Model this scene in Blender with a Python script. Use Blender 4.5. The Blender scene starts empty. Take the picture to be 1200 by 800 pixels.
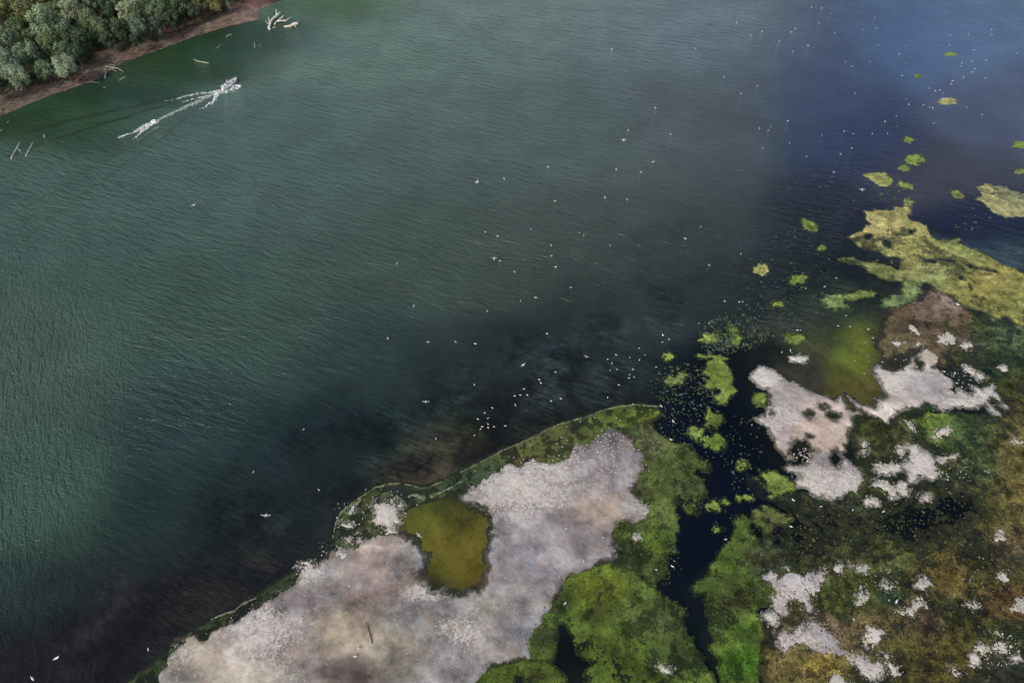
import bpy, bmesh, math, random
import numpy as np
from math import radians as R, pi
from mathutils import Vector, Matrix
random.seed(7); rng = np.random.default_rng(11)
scene = bpy.context.scene
col = scene.collection

# ------------------------------------------------------------ camera, sky, sun
H = 120.0; PITCH = R(50.0); F = 800.0           # drone 120 m up, looking 50 deg below the horizon
cd = bpy.data.cameras.new('camera'); cam = bpy.data.objects.new('camera', cd); col.objects.link(cam)
cd.sensor_width = 36; cd.lens = 24.0; cd.clip_start = 0.5; cd.clip_end = 20000
cam.location = (0, 0, H); cam.rotation_euler = (pi/2 - PITCH, 0, 0)
scene.camera = cam
SUN_EL, SUN_AZ = 42.0, 215.0                    # azimuth clockwise from +Y: behind the camera, to the left
w = bpy.data.worlds.new('World'); scene.world = w; w.use_nodes = True
nt = w.node_tree; bg = nt.nodes['Background']
sky = nt.nodes.new('ShaderNodeTexSky'); sky.sky_type = 'NISHITA'; sky.sun_disc = False
sky.sun_elevation = R(SUN_EL); sky.sun_rotation = R(SUN_AZ); sky.dust_density = 5.0; sky.air_density = 1.0
nt.links.new(sky.outputs[0], bg.inputs[0]); bg.inputs[1].default_value = 0.13
sd = bpy.data.lights.new('sun', 'SUN'); sun = bpy.data.objects.new('sun', sd); col.objects.link(sun)
sd.energy = 1.9; sd.angle = R(6); sd.color = (1, .95, .88)
az, el = R(SUN_AZ), R(SUN_EL)
sdir = Vector((math.sin(az)*math.cos(el), math.cos(az)*math.cos(el), math.sin(el)))
sun.rotation_euler = sdir.to_track_quat('Z', 'Y').to_euler(); sun.location = (0, 0, 60)
scene.view_settings.view_transform = 'Standard'; scene.view_settings.look = 'None'
scene.view_settings.exposure = 0.0; scene.view_settings.gamma = 1.0
scene.render.engine = 'CYCLES'
scene.cycles.transparent_max_bounces = 12; scene.cycles.max_bounces = 6

# ------------------------------------------------------------ helpers
CP, SP = math.cos(PITCH), math.sin(PITCH)
def at(u, v, z=0.0):                            # where the line of sight through (u, v) meets height z
    a = (u-600)/F; b = -(v-400)/F
    dx, dy, dz = a, CP + b*SP, -SP + b*CP
    t = (z-H)/dz
    return (dx*t, dy*t, z)
def proj(X, Y, Z=0.0):
    yy = Y; zz = Z-H
    dep = yy*CP - zz*SP; up = yy*SP + zz*CP
    dep = np.maximum(dep, 1.0)
    return 600 + F*X/dep, 400 - F*up/dep
def lin(c): 
    c = np.asarray(c, float)/255.0
    return np.where(c <= .04045, c/12.92, ((c+.055)/1.055)**2.4)
def hsh(ix, iy, s):
    h = (ix.astype(np.int64)*374761393 + iy.astype(np.int64)*668265263 + s*974634777) & 0xffffffff
    h = ((h ^ (h >> 13))*1274126177) & 0xffffffff
    return ((h ^ (h >> 16)) & 0xffff)/65535.0
def vnoise(x, y, s=0):
    ix = np.floor(x); iy = np.floor(y); fx = x-ix; fy = y-iy
    fx = fx*fx*(3-2*fx); fy = fy*fy*(3-2*fy)
    a = hsh(ix, iy, s); b = hsh(ix+1, iy, s); c = hsh(ix, iy+1, s); d = hsh(ix+1, iy+1, s)
    return ((a*(1-fx)+b*fx)*(1-fy) + (c*(1-fx)+d*fx)*fy)*2-1
def fbm(x, y, sc, oc=4, s=0, g=.55):
    t = 0; a = 1; n = 0; c, d = .8, .6
    for i in range(oc):
        t = t + a*vnoise((x*c-y*d)/sc, (x*d+y*c)/sc, s+i*17); n += a; a *= g; sc /= 2.03; c, d = c*.8-d*.6, c*.6+d*.8
    return t/n*1.5
def sdf(poly, X, Y):                            # signed distance to a closed polygon, positive inside
    P = np.asarray(poly, float); D = np.full(X.shape, 1e9); ins = np.zeros(X.shape, bool)
    for i in range(len(P)):
        ax, ay = P[i]; bx, by = P[(i+1) % len(P)]; ex, ey = bx-ax, by-ay; L = ex*ex+ey*ey+1e-9
        t = np.clip(((X-ax)*ex+(Y-ay)*ey)/L, 0, 1)
        D = np.minimum(D, (X-ax-t*ex)**2+(Y-ay-t*ey)**2)
        cr = (ay > Y) != (by > Y)
        xx = ax + (Y-ay)*ex/(ey if abs(ey) > 1e-9 else 1e-9)
        ins ^= cr & (X < xx)
    return np.where(ins, 1, -1)*np.sqrt(D)
def wp(pts): return [at(u, v)[:2] for u, v in pts]
def ell(u, v, a, b, rot=0, n=14, jit=.18, sd_=0):
    r = random.Random(int(u*7+v*13)+sd_); o = []
    for i in range(n):
        t = 2*pi*i/n; k = 1+r.uniform(-jit, jit); x, y = a*k*math.cos(t), b*k*math.sin(t)
        c, s = math.cos(R(rot)), math.sin(R(rot)); o.append((u+x*c-y*s, v+x*s+y*c))
    return o
def splat(X, Y, base, pts, warp=5.0, seed=3, w0=.12, wscale=6.0):
    """soft patches of colour round known places on the ground"""
    U, V = proj(X, Y)
    U = U + warp*fbm(X, Y, wscale, 3, seed); V = V + warp*fbm(X, Y, wscale, 3, seed+50)
    acc = np.zeros(X.shape+(3,)) + np.asarray(lin(base))*w0; W = np.full(X.shape, w0)
    for p in pts:
        u, v, r, c = p[:4]; rv = p[4] if len(p) > 4 else r*.7
        g = np.exp(-(((U-u)/r)**2 + ((V-v)/rv)**2)); acc += g[..., None]*lin(c); W += g
    return acc/W[..., None]
def scal(X, Y, base, pts, warp=5.0, seed=5, w0=.12):
    U, V = proj(X, Y); U = U + warp*fbm(X, Y, 6, 3, seed); V = V + warp*fbm(X, Y, 6, 3, seed+50)
    acc = np.full(X.shape, base*w0); W = np.full(X.shape, w0)
    for p in pts:
        u, v, r, c = p[:4]; rv = p[4] if len(p) > 4 else r*.7
        g = np.exp(-(((U-u)/r)**2 + ((V-v)/rv)**2)); acc += g*c; W += g
    return acc/W
def grid_mesh(name, X, Y, Z, keep=None, attrs=None, mat=None, smooth=True):
    ny, nx = X.shape
    co = np.stack([X, Y, Z], -1).reshape(-1, 3)
    i = np.arange(ny*nx).reshape(ny, nx)
    q = np.stack([i[:-1, :-1], i[:-1, 1:], i[1:, 1:], i[1:, :-1]], -1).reshape(-1, 4)
    if keep is not None:
        k = keep[:-1, :-1] | keep[:-1, 1:] | keep[1:, 1:] | keep[1:, :-1]
        q = q[k.reshape(-1)]
        used = np.zeros(ny*nx, bool); used[q.reshape(-1)] = True
        mp = np.cumsum(used)-1; q = mp[q]; co = co[used]
    else: used = np.ones(ny*nx, bool)
    me = bpy.data.meshes.new(name); nf = len(q)
    me.vertices.add(len(co)); me.vertices.foreach_set('co', co.reshape(-1).astype(np.float32))
    me.loops.add(nf*4); me.loops.foreach_set('vertex_index', q.reshape(-1).astype(np.int32))
    me.polygons.add(nf); me.polygons.foreach_set('loop_start', np.arange(0, nf*4, 4, dtype=np.int32))
    me.polygons.foreach_set('loop_total', np.full(nf, 4, np.int32))
    me.update(calc_edges=True)
    if smooth: me.polygons.foreach_set('use_smooth', np.ones(nf, bool))
    for an, av in (attrs or {}).items():
        if av.ndim == 3:
            a = me.attributes.new(an, 'FLOAT_COLOR', 'POINT')
            c = np.concatenate([av.reshape(-1, 3)[used], np.ones((used.sum(), 1))], 1)
            a.data.foreach_set('color', c.reshape(-1).astype(np.float32))
        else:
            a = me.attributes.new(an, 'FLOAT', 'POINT'); a.data.foreach_set('value', av.reshape(-1)[used].astype(np.float32))
    if mat: me.materials.append(mat)
    o = bpy.data.objects.new(name, me); col.objects.link(o); return o
def mesh_obj(name, verts, faces, mat, parent=None, smooth=False, mi=None):
    me = bpy.data.meshes.new(name); me.from_pydata([tuple(v) for v in verts], [], faces)
    for m in (mat if isinstance(mat, (list, tuple)) else [mat]): me.materials.append(m)
    if mi: me.polygons.foreach_set('material_index', mi)
    if smooth: me.polygons.foreach_set('use_smooth', [True]*len(faces))
    me.update(); o = bpy.data.objects.new(name, me); col.objects.link(o); o.parent = parent; return o
def tag(o, label=None, cat=None, group=None, kind=None):
    if label: o['label'] = label
    if cat: o['category'] = cat
    if group: o['group'] = group
    if kind: o['kind'] = kind
    return o
def empty(name, loc, rz=0):
    o = bpy.data.objects.new(name, None); col.objects.link(o); o.location = loc; o.rotation_euler = (0, 0, rz)
    o.empty_display_size = .5; return o
class MB:
    def __init__(s): s.v = []; s.f = []; s.m = []; s.cm = 0
    def add(s, vs, fs):
        n = len(s.v); s.v += [tuple(v) for v in vs]; s.f += [tuple(n+i for i in f) for f in fs]; s.m += [s.cm]*len(fs)
    def box(s, c, d, rz=0, taper=1.0):
        x, y, z = d[0]/2, d[1]/2, d[2]/2; vs = []
        for k in (-1, 1):
            t = taper if k > 0 else 1
            for a, b in ((-1, -1), (1, -1), (1, 1), (-1, 1)):
                px, py = a*x*t, b*y*t; cs, sn = math.cos(rz), math.sin(rz)
                vs.append((c[0]+px*cs-py*sn, c[1]+px*sn+py*cs, c[2]+k*z))
        s.add(vs, [(3, 2, 1, 0), (4, 5, 6, 7), (0, 1, 5, 4), (1, 2, 6, 5), (2, 3, 7, 6), (3, 0, 4, 7)])
    def tube(s, pts, rs, n=6, cap=True):
        pts = [Vector(p) for p in pts]; vs = []; fs = []
        for i, p in enumerate(pts):
            d = (pts[min(i+1, len(pts)-1)]-pts[max(i-1, 0)]).normalized()
            a = d.cross(Vector((0, 0, 1)) if abs(d.z) < .9 else Vector((1, 0, 0))).normalized(); b = d.cross(a)
            for k in range(n):
                t = 2*pi*k/n; vs.append(p + (a*math.cos(t)+b*math.sin(t))*rs[i])
        for i in range(len(pts)-1):
            for k in range(n): fs.append((i*n+k, i*n+(k+1) % n, (i+1)*n+(k+1) % n, (i+1)*n+k))
        if cap: fs.append(tuple(range(n))[::-1]); fs.append(tuple((len(pts)-1)*n+k for k in range(n)))
        s.add(vs, fs)
    def ellip(s, c, r, nu=10, nv=6, rot=None):
        vs = [(0, 0, -1)]; fs = []
        for j in range(1, nv):
            ph = -pi/2+pi*j/nv
            for k in range(nu): vs.append((math.cos(ph)*math.cos(2*pi*k/nu), math.cos(ph)*math.sin(2*pi*k/nu), math.sin(ph)))
        vs.append((0, 0, 1)); T = len(vs)-1
        for k in range(nu): fs.append((0, 1+(k+1) % nu, 1+k))
        for j in range(nv-2):
            for k in range(nu):
                a = 1+j*nu; fs.append((a+k, a+(k+1) % nu, a+nu+(k+1) % nu, a+nu+k))
        a = 1+(nv-2)*nu
        for k in range(nu): fs.append((a+k, a+(k+1) % nu, T))
        M = rot or Matrix.Identity(3)
        s.add([Vector(c)+M @ Vector((v[0]*r[0], v[1]*r[1], v[2]*r[2])) for v in vs], fs)
    def build(s, name, mat, parent=None, smooth=False): return mesh_obj(name, s.v, s.f, mat, parent, smooth, s.m)

# ------------------------------------------------------------ materials
def newmat(name):
    m = bpy.data.materials.new(name); m.use_nodes = True; t = m.node_tree; t.nodes.clear()
    out = t.nodes.new('ShaderNodeOutputMaterial'); return m, t, out
class NB:                                       # small node builder
    def __init__(s, t): s.t = t; s.co = t.nodes.new('ShaderNodeTexCoord').outputs['Object']
    def n(s, typ, ins=None, **kw):
        x = s.t.nodes.new('ShaderNode'+typ)
        for k, v in kw.items(): setattr(x, k, v)
        for k, v in (ins or {}).items():
            if hasattr(v, 'is_linked') or hasattr(v, 'links'): s.t.links.new(v, x.inputs[k])
            else: x.inputs[k].default_value = v
        return x
    def math(s, op, a, b=0.0, c=0.0, clamp=False):
        return s.n('Math', {0: a, 1: b, 2: c}, operation=op, use_clamp=clamp).outputs[0]
    def noise(s, scale, detail=4, rough=.55, vec=None, dist=0.0):
        return s.n('TexNoise', {'Vector': vec or s.co, 'Scale': scale, 'Detail': detail, 'Roughness': rough, 'Distortion': dist}).outputs['Fac']
    def mapv(s, sc, rz=0, vec=None, loc=(0, 0, 0)):
        return s.n('Mapping', {'Vector': vec or s.co, 'Scale': sc, 'Rotation': (0, 0, rz), 'Location': loc}).outputs[0]
    def rotv(s, sc, rz, vec=None): return s.mapv(sc, 0, s.mapv((1, 1, 1), rz, vec))
    def ramp(s, fac, a, b, lo=0.0, hi=1.0):
        return s.n('MapRange', {'Value': fac, 'From Min': a, 'From Max': b, 'To Min': lo, 'To Max': hi}, interpolation_type='SMOOTHSTEP').outputs[0]
    def mix(s, f, a, b, blend='MIX'):
        x = s.t.nodes.new('ShaderNodeMix'); x.data_type = 'RGBA'; x.blend_type = blend
        for k, v in ((0, f), (6, a), (7, b)):
            if hasattr(v, 'links'): s.t.links.new(v, x.inputs[k])
            else: x.inputs[k].default_value = v if k == 0 else (tuple(v)+(1,))[:4]
        return x.outputs[2]
    def attr(s, name, out='Color'): return s.n('Attribute', attribute_name=name).outputs[out]
def plain(name, c, rough=.6, var=.15, scale=3.0, spec=.3, metal=0):
    m, t, out = newmat(name); b = NB(t); c = tuple(c)
    cc = b.mix(b.ramp(b.noise(scale), .3, .7), tuple(x*(1-var) for x in c), tuple(min(1, x*(1+var)) for x in c))
    p = b.n('BsdfPrincipled', {'Base Color': cc, 'Roughness': rough, 'Specular IOR Level': spec, 'Metallic': metal})
    t.links.new(p.outputs[0], out.inputs[0]); return m
def ground_mat(name, var=.5, s1=.35, s2=2.2, bump=.12, rough=.85, speck=None, crust=False, tint=None, spec=.2):
    """colour from the 'tone' attribute, broken up by coarse and fine noise"""
    m, t, out = newmat(name); b = NB(t)
    base = b.attr('tone')
    n1 = b.noise(s1, 5, .6, dist=.4); n2 = b.noise(s2, 6, .65, dist=.3); n3 = b.noise(s2*5, 4, .7)
    k = b.math('ADD', b.math('MULTIPLY', n1, .55), b.math('ADD', b.math('MULTIPLY', n2, .3), b.math('MULTIPLY', n3, .15)))
    f = b.ramp(k, .32, .68, 1-var, 1+var)
    c = b.mix(1.0, base, b.n('CombineColor', {0: f, 1: f, 2: f}).outputs[0], 'MULTIPLY')
    if tint:
        c = b.mix(b.math('MULTIPLY', b.ramp(b.noise(s1*1.7, 4, .6, dist=.8, vec=b.mapv((1, 1, 1), 0, None, (31, 7, 0))), .5, .68), tint[1]), c, tuple(lin(tint[0])))
    if crust:
        a = b.attr('crust', 'Fac'); v = b.noise(1.5, 6, .78, dist=.6); v2 = b.noise(4.5, 3, .8)
        q = b.math('ADD', b.math('MULTIPLY', v, .6), b.math('MULTIPLY', v2, .4))
        q = b.math('ADD', q, b.math('MULTIPLY', a, .19))
        c = b.mix(b.ramp(q, .60, .67, 0, .8), c, tuple(lin((204, 200, 194))))
        c = b.mix(b.ramp(b.math('ADD', b.noise(2.4, 5, .8, vec=b.mapv((1, 1, 1), 0, None, (9, 3, 0))), b.math('MULTIPLY', a, .03)), .60, .68, 0, .55), c, tuple(lin((84, 74, 70))))
    if speck:
        c = b.mix(b.ramp(b.noise(s2*1.3, 5, .8, vec=b.mapv((1, 1, 1), 0, None, (5, 77, 0))), speck[1], speck[1]+.07, 0, speck[2]), c, tuple(lin(speck[0])))
    bp = b.n('Bump', {'Height': b.math('ADD', n2, b.math('MULTIPLY', n3, .4)), 'Strength': .9, 'Distance': bump})
    p = b.n('BsdfPrincipled', {'Base Color': c, 'Roughness': rough, 'Specular IOR Level': spec, 'Normal': bp.outputs[0]})
    t.links.new(p.outputs[0], out.inputs[0]); return m
M_bed = ground_mat('bed_mud', .55, .12, .7, .05, .95)
M_bar = ground_mat('pale_mud', .3, .14, .9, .16, .92, crust=True, tint=((150, 128, 112), .4))
M_alg = ground_mat('algae', .55, .45, 2.4, .14, .9, speck=((28, 34, 18), .57, .75), tint=((66, 74, 44), .6))
M_weed = ground_mat('weed', .85, .45, 2.0, .3, .95, speck=((14, 20, 18), .56, .8), tint=((84, 86, 56), .5))
M_bank = ground_mat('bank_soil', .6, .3, 1.2, .3, .95, speck=((150, 132, 124), .58, .6), tint=((70, 60, 52), .6))

# ------------------------------------------------------------ outlines (photo positions, turned into ground positions)
BAR = [(150,930),(176,830),(188,800),(200,775),(210,760),(228,748),(255,737),(280,724),(300,711),(320,697),(345,684),(352,672),(360,668),(375,666),(385,655),(400,644),(415,638),(425,634),(440,630),(465,629),(482,632),(490,643),(493,655),(489,668),(488,678),(495,690),(500,700),(515,700),(540,696),(560,691),(570,681),(578,665),(579,640),(578,622),(583,612),(572,600),(555,592),(546,585),(556,572),(568,562),(585,552),(595,543),(610,546),(625,540),(640,545),(655,543),(665,533),(675,520),(690,524),(700,510),(715,500),(730,508),(742,520),(752,532),(757,545),(750,560),(740,572),(745,582),(760,590),(766,598),(760,605),(748,612),(735,608),(722,618),(720,630),(724,645),(715,655),(700,658),(690,665),(672,668),(662,675),(660,685),(655,695),(645,705),(635,720),(625,735),(620,750),(621,768),(610,770),(590,778),(570,786),(555,795),(550,815),(540,930)]
RIMO = [(120,830),(148,800),(165,788),(178,778),(190,768),(205,758),(222,747),(237,732),(248,725),(260,720),(275,715),(283,708),(300,700),(320,685),(335,676),(352,664),(370,653),(385,640),(390,630),(393,615),(400,600),(415,588),(430,577),(440,571),(455,566),(470,566),(485,569),(495,572),(505,569),(520,563),(540,553),(560,543),(575,535),(590,527),(605,521),(622,513),(640,504),(655,497),(670,493),(690,487),(705,481),(725,476),(745,474),(772,476)]
RIM = RIMO + [(773,484),(765,490),(750,496),(738,505),(725,515),(700,530),(650,560),(600,590),(575,610),(570,640),(480,640),(440,640),(380,700),(300,740),(240,780),(200,830)]
POOL = [(466,618),(470,608),(480,598),(495,592),(515,588),(530,580),(540,574),(548,588),(560,597),(574,603),(582,614),(580,645),(576,668),(568,684),(548,694),(520,702),(500,702),(488,682),(492,660),(492,645),(480,630),(466,630)]
PATCH = [(440,590),(450,584),(462,588),(471,592),(468,602),(466,612),(455,618),(440,618),(436,608),(436,598)]
BAR2 = [(881,440),(888,432),(894,429),(903,433),(915,440),(925,447),(935,450),(945,457),(955,461),(970,465),(978,470),(985,465),(990,472),(993,478),(1000,482),(1005,478),(1009,484),(1000,488),(999,498),(993,500),(992,515),(989,526),(985,532),(990,538),(997,541),(1005,548),(1013,560),(1008,573),(1005,580),(995,575),(988,580),(975,586),(965,582),(955,580),(948,572),(935,568),(933,564),(941,558),(930,556),(918,548),(925,545),(945,547),(950,535),(957,527),(945,525),(935,517),(928,520),(924,528),(930,538),(922,537),(912,524),(905,510),(900,500),(886,490),(896,487),(900,480),(897,470),(905,465),(901,455),(890,452)]
HOLES2 = [ell(965,476,7,4),ell(977,487,9,5.5,15),ell(949,484,7,5),ell(948,511,5.5,3.5),ell(980,537,8.5,11),ell(938,521,12,7),ell(938,541,10,5),ell(905,483,4,3),ell(893,470,11,6,10),ell(930,556,10,4,10)]
BAR3 = [(993,463),(1000,468),(1008,474),(1020,477),(1025,478),(1030,474),(1026,466),(1037,468),(1040,462),(1035,450),(1030,442),(1025,433),(1029,428),(1035,433),(1045,437),(1055,434),(1065,428),(1070,420),(1075,432),(1080,437),(1085,430),(1083,424),(1072,419),(1080,413),(1085,408),(1092,410),(1098,417),(1099,425),(1093,427),(1090,430),(1100,434),(1108,440),(1115,447),(1113,455),(1120,462),(1125,457),(1130,460),(1138,463),(1144,460),(1140,452),(1145,455),(1152,457),(1160,450),(1168,450),(1166,458),(1172,467),(1180,475),(1182,478),(1176,476),(1168,467),(1160,466),(1158,470),(1165,478),(1172,485),(1168,489),(1162,485),(1155,473),(1145,475),(1135,478),(1128,475),(1118,476),(1105,480),(1095,474),(1085,470),(1078,477),(1068,475),(1060,478),(1050,482),(1043,488),(1037,494),(1030,488),(1022,485),(1015,482),(1005,478),(997,470)]
BAR4 = [(1062,515),(1070,520),(1078,527),(1085,532),(1090,533),(1095,540),(1100,547),(1108,553),(1100,551),(1100,558),(1094,561),(1088,558),(1080,558),(1075,562),(1066,565),(1066,556),(1060,548),(1057,543),(1065,540),(1068,532),(1060,523)]
BAR5 = [(915,672),(922,665),(930,667),(940,675),(950,672),(958,670),(967,664),(970,670),(965,680),(958,692),(950,700),(951,712),(947,718),(942,708),(935,705),(928,703),(923,706),(922,717),(915,721),(908,717),(907,700),(912,695),(908,688),(900,682),(896,674),(903,668),(911,676)]
BAR6 = [(912,742),(920,740),(930,738),(940,736),(955,730),(965,733),(970,742),(985,748),(990,760),(1005,765),(1015,775),(1025,775),(1040,775),(1036,790),(1028,797),(1015,790),(1005,782),(990,771),(978,768),(970,765),(958,765),(948,757),(935,755),(920,763),(913,755)]
ISLETS = [ell(1110,397,11,7),ell(1133,405,7,3.2),ell(1072,387,8,3,50),ell(1054,402,7,3),ell(1073,403,6,2),ell(1138,434,9,2.5,30),ell(1148,441,4,2.5),ell(1175,432,4.5,3),ell(1065,498,7,3,40),
 [(1092,513),(1094,505),(1102,502),(1110,499),(1116,503),(1112,509),(1104,509),(1098,517)],ell(1111,537,11,2.6,-20),ell(1040,548,13,7),
 [(1020,567),(1030,561),(1040,564),(1047,570),(1051,580),(1046,583),(1038,576),(1028,571)],ell(1057,573,8.5,6),ell(1021,588,8,4),ell(1084,583,4.5,3.5),ell(1192,518,4.5,3.5),
 ell(1172,629,7.5,6.5),ell(1080,683,8,6,25),ell(983,666,5,5.5),ell(1012,666,6.5,4.5),ell(1010,700,6,9),[(1052,716),(1062,712),(1068,706),(1075,700),(1082,704),(1084,711),(1077,710),(1074,717),(1070,723),(1058,720)],
 ell(1038,686,5,3.5,30),ell(904,722,6,7),ell(1023,745,10.5,10.5),[(1040,768),(1044,775),(1050,780),(1053,785),(1046,792),(1041,786)],ell(982,800,11,9),ell(1196,709,11,9),ell(1149,760,8,5),ell(1140,772,4.5,7),
 ell(1171,758,8,5,15),ell(1191,770,4,3),ell(1170,742,4,5),ell(1139,708,4,2),ell(1118,786,5,5),ell(937,420,9,3,5),ell(1058,466-40,0.1,.1),ell(1055,527,3,5),ell(1012,525,3,8),
 ell(1162,386-30,.1,.1),ell(1176,676,5,5),ell(747,630,6,3.5,20),ell(1000,754-90,1.5,1.5),ell(1168,484-200,.1,.1),ell(777,783,7,3.5,20)]
ISLETS += [ell(358,666,8,4,35,16,.5),ell(364,676,6,8,20,16,.5),ell(378,662,3,4),ell(401,650,7,6,-40,16,.5),ell(409,633,3,3),ell(422,632,2.5,3),ell(405,614,7,1.8,0),ell(414,596,5,1.6,-50),ell(457,621,5,3,10),ell(218,760,5,4,0,14,.5),ell(224,768,6,3,0,14,.5)]
ISLETS = [p for p in ISLETS if max(q[0] for q in p)-min(q[0] for q in p) > 2.5]

# ------------------------------------------------------------ bed of the river (one sheet out to the horizon)
def axis(lo, hi, step, far, grow=1.35):
    a = list(np.arange(lo, hi+step/2, step)); s = step
    while a[-1] < far: s *= grow; a.append(a[-1]+s)
    s = step
    while a[0] > -far: s *= grow; a.insert(0, a[0]-s)
    return np.array(a)
xs = axis(-95, 125, .45, 6000); ys = axis(12, 175, .45, 6000)
X, Y = np.meshgrid(xs, ys)
U, V = proj(X, Y)
SHOAL = RIMO[:-1] + [(772,468),(765,448),(785,425),(800,408),(840,375),(890,350),(940,335),(985,300),(985,270),(1012,240),(1065,236),(1110,255),(1160,280),(1230,310),(1420,360),(1500,930),(60,930)]
CHAN = [(776,470),(800,450),(815,405),(870,400),(868,440),(880,500),(905,530),(925,560),(960,600),(930,640),(880,590),(862,606),(842,648),(812,684),(830,700),(830,740),(850,800),(850,930),(690,930),(690,780),(655,725),(700,765),(800,790),(800,720),(775,690),(790,650),(795,600),(800,575),(830,590),(838,560),(800,515),(775,500)]
sS = sdf(wp(SHOAL), X, Y) + 1.5*fbm(X, Y, 9, 4, 21)
sC = sdf(wp(CHAN), X, Y) + 1.2*fbm(X, Y, 7, 4, 22)
Z = np.where(sS > 0, -.38, -.38 + np.maximum(sS, -25)*.025 + np.minimum(sS+25, 0)*.08)
Z = Z + .12*fbm(X, Y, 5, 4, 31)*(sS > -4) + .25*fbm(X, Y, 16, 4, 32)*(sS < 0)
Z = Z - .35*((sS > 0) & (U > 850) & (V > 560))
Z = np.where(sC > 0, Z - np.minimum(sC*.5, 1.6), Z)
sP = sdf(wp(POOL), X, Y); Z = np.where(sP > -.5, -.16-.10*np.clip((sP-5)/-5, 0, 1)+.03*fbm(X, Y, 2.5, 3, 33), Z)
Z = np.minimum(Z, -.06)
Z = np.maximum(Z, -5)
BED = [(530,640,45,(142,130,44)),(505,605,24,(128,132,46)),(560,670,25,(120,104,30)),(545,615,12,(96,92,30)),(520,665,10,(110,112,32)),(495,680,16,(60,62,20)),
 (508,528,36,(118,104,78),22),(480,560,30,(124,104,72),12),(540,510,14,(90,96,50),8),(610,460,40,(74,76,70),16),(560,440,60,(98,104,88),30),(640,430,50,(94,102,96)),(720,380,60,(98,110,104)),(470,560,30,(70,62,46)),(420,500,60,(70,84,78)),(330,580,50,(78,80,70)),(820,330,50,(84,96,94)),(880,290,30,(74,78,84),22),(360,610,60,(48,48,42)),
 (250,690,60,(50,46,40)),(330,650,30,(84,74,66),18),(200,650,40,(60,54,50),20),(150,690,40,(72,60,60),14),(440,520,18,(16,26,28)),(580,470,14,(20,32,32)),(560,540,30,(18,20,14),14),(650,488,35,(34,34,28),10),(80,740,70,(58,50,50)),
 (1000,408,24,(150,156,52),26),(1005,450,24,(146,126,58),13),(975,470,14,(140,136,48)),(1045,430,16,(84,74,52)),(950,430,16,(96,84,62)),(940,375,40,(88,82,74),12),(890,340,30,(72,76,74),12),(960,400,24,(112,112,70)),(940,440,20,(96,88,70)),(1110,365,45,(122,108,90),20),(1060,395,30,(96,84,62)),
 (1150,400,25,(60,74,50)),(1015,500,16,(90,104,40)),(1080,490,22,(84,110,48)),(1130,290,60,(92,108,120),9),(1180,300,30,(96,110,118),9),(960,360,40,(70,82,66)),(1160,225,30,(88,100,104),8),
 (940,515,16,(84,80,50),9),(1060,455,8,(60,54,34)),
 (900,460,20,(36,38,28)),(1200,560,25,(150,126,48),50),(1185,640,30,(120,100,70)),(1110,680,30,(116,92,44)),(1000,745,40,(128,116,52)),(930,790,30,(126,104,52)),(1180,710,30,(96,76,40)),
 (1085,610,22,(10,13,24),9),(1120,594,18,(10,12,26),8),(1060,622,22,(10,13,20),8),(1170,425,26,(14,18,28),8),(1150,472,26,(16,20,26),7),(940,610,20,(16,20,24)),(1000,614,20,(26,30,26),7),(700,740,60,(16,20,14)),(665,765,20,(4,7,10)),(820,560,30,(16,20,26)),(840,500,50,(14,18,24),60),(740,560,30,(66,76,40)),(1000,600,40,(52,60,34))]
tone = splat(X, Y, (40, 44, 36), BED, 8, 3)
un = sS < .5; mo = 1.1+(1.2*fbm(X, Y, 5, 5, 201, .65)+.5*fbm(X, Y, 1.8, 3, 205))*un; tone = tone*np.clip(mo, .15, 2.4)[..., None]; tone = np.where((sS > 0)[..., None] & (U > 850)[..., None] & (V > 480)[..., None], tone*.5, tone)
grid_mesh('river_bed', X, Y, Z, None, {'tone': tone}, M_bed)['kind'] = 'structure'

# ------------------------------------------------------------ water: a real body of water between the surface and -9 m
m, t, out = newmat('river_water'); b = NB(t)
body = b.attr('body'); opac = b.attr('murk', 'Fac')
# waves: crests across the view in mid river, short steep chop on the left side
sep = b.n('SeparateXYZ', {0: b.co}).outputs
warp = b.n('TexNoise', {'Vector': b.co, 'Scale': .05, 'Detail': 2.0}).outputs['Color']
vw = b.n('VectorMath', {0: b.co, 1: b.n('VectorMath', {0: warp, 3: 3.5}, operation='SCALE').outputs[0]}, operation='ADD').outputs[0]
A1 = b.math('SUBTRACT', b.noise(1.0, 1, .5, vec=b.rotv((.10, .30, 1), R(20), vw), dist=.3), .5); A1 = b.math('SQRT', b.math('ADD', b.math('MULTIPLY', A1, A1), .003))
A2 = b.noise(1.0, 3, .6, vec=b.rotv((.22, .85, 1), R(22), vw), dist=.25)
A3 = b.noise(1.0, 2, .6, vec=b.rotv((1.3, 2.6, 1), R(14), vw))
B1 = b.noise(1.0, 2, .6, vec=b.rotv((.30, 1.0, 1), R(-114), vw), dist=.5)
hA = b.math('ADD', b.math('MULTIPLY', A1, -.9), b.math('ADD', b.math('MULTIPLY', A2, .85), b.math('MULTIPLY', A3, .22)))
hB = b.math('ADD', b.math('MULTIPLY', B1, .75), b.math('MULTIPLY', A3, .35))
chop = b.attr('chop', 'Fac'); amp = b.attr('amp', 'Fac')
h = b.math('MULTIPLY', b.n('Mix', {0: chop, 2: hA, 3: hB}).outputs[0], amp)
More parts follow.
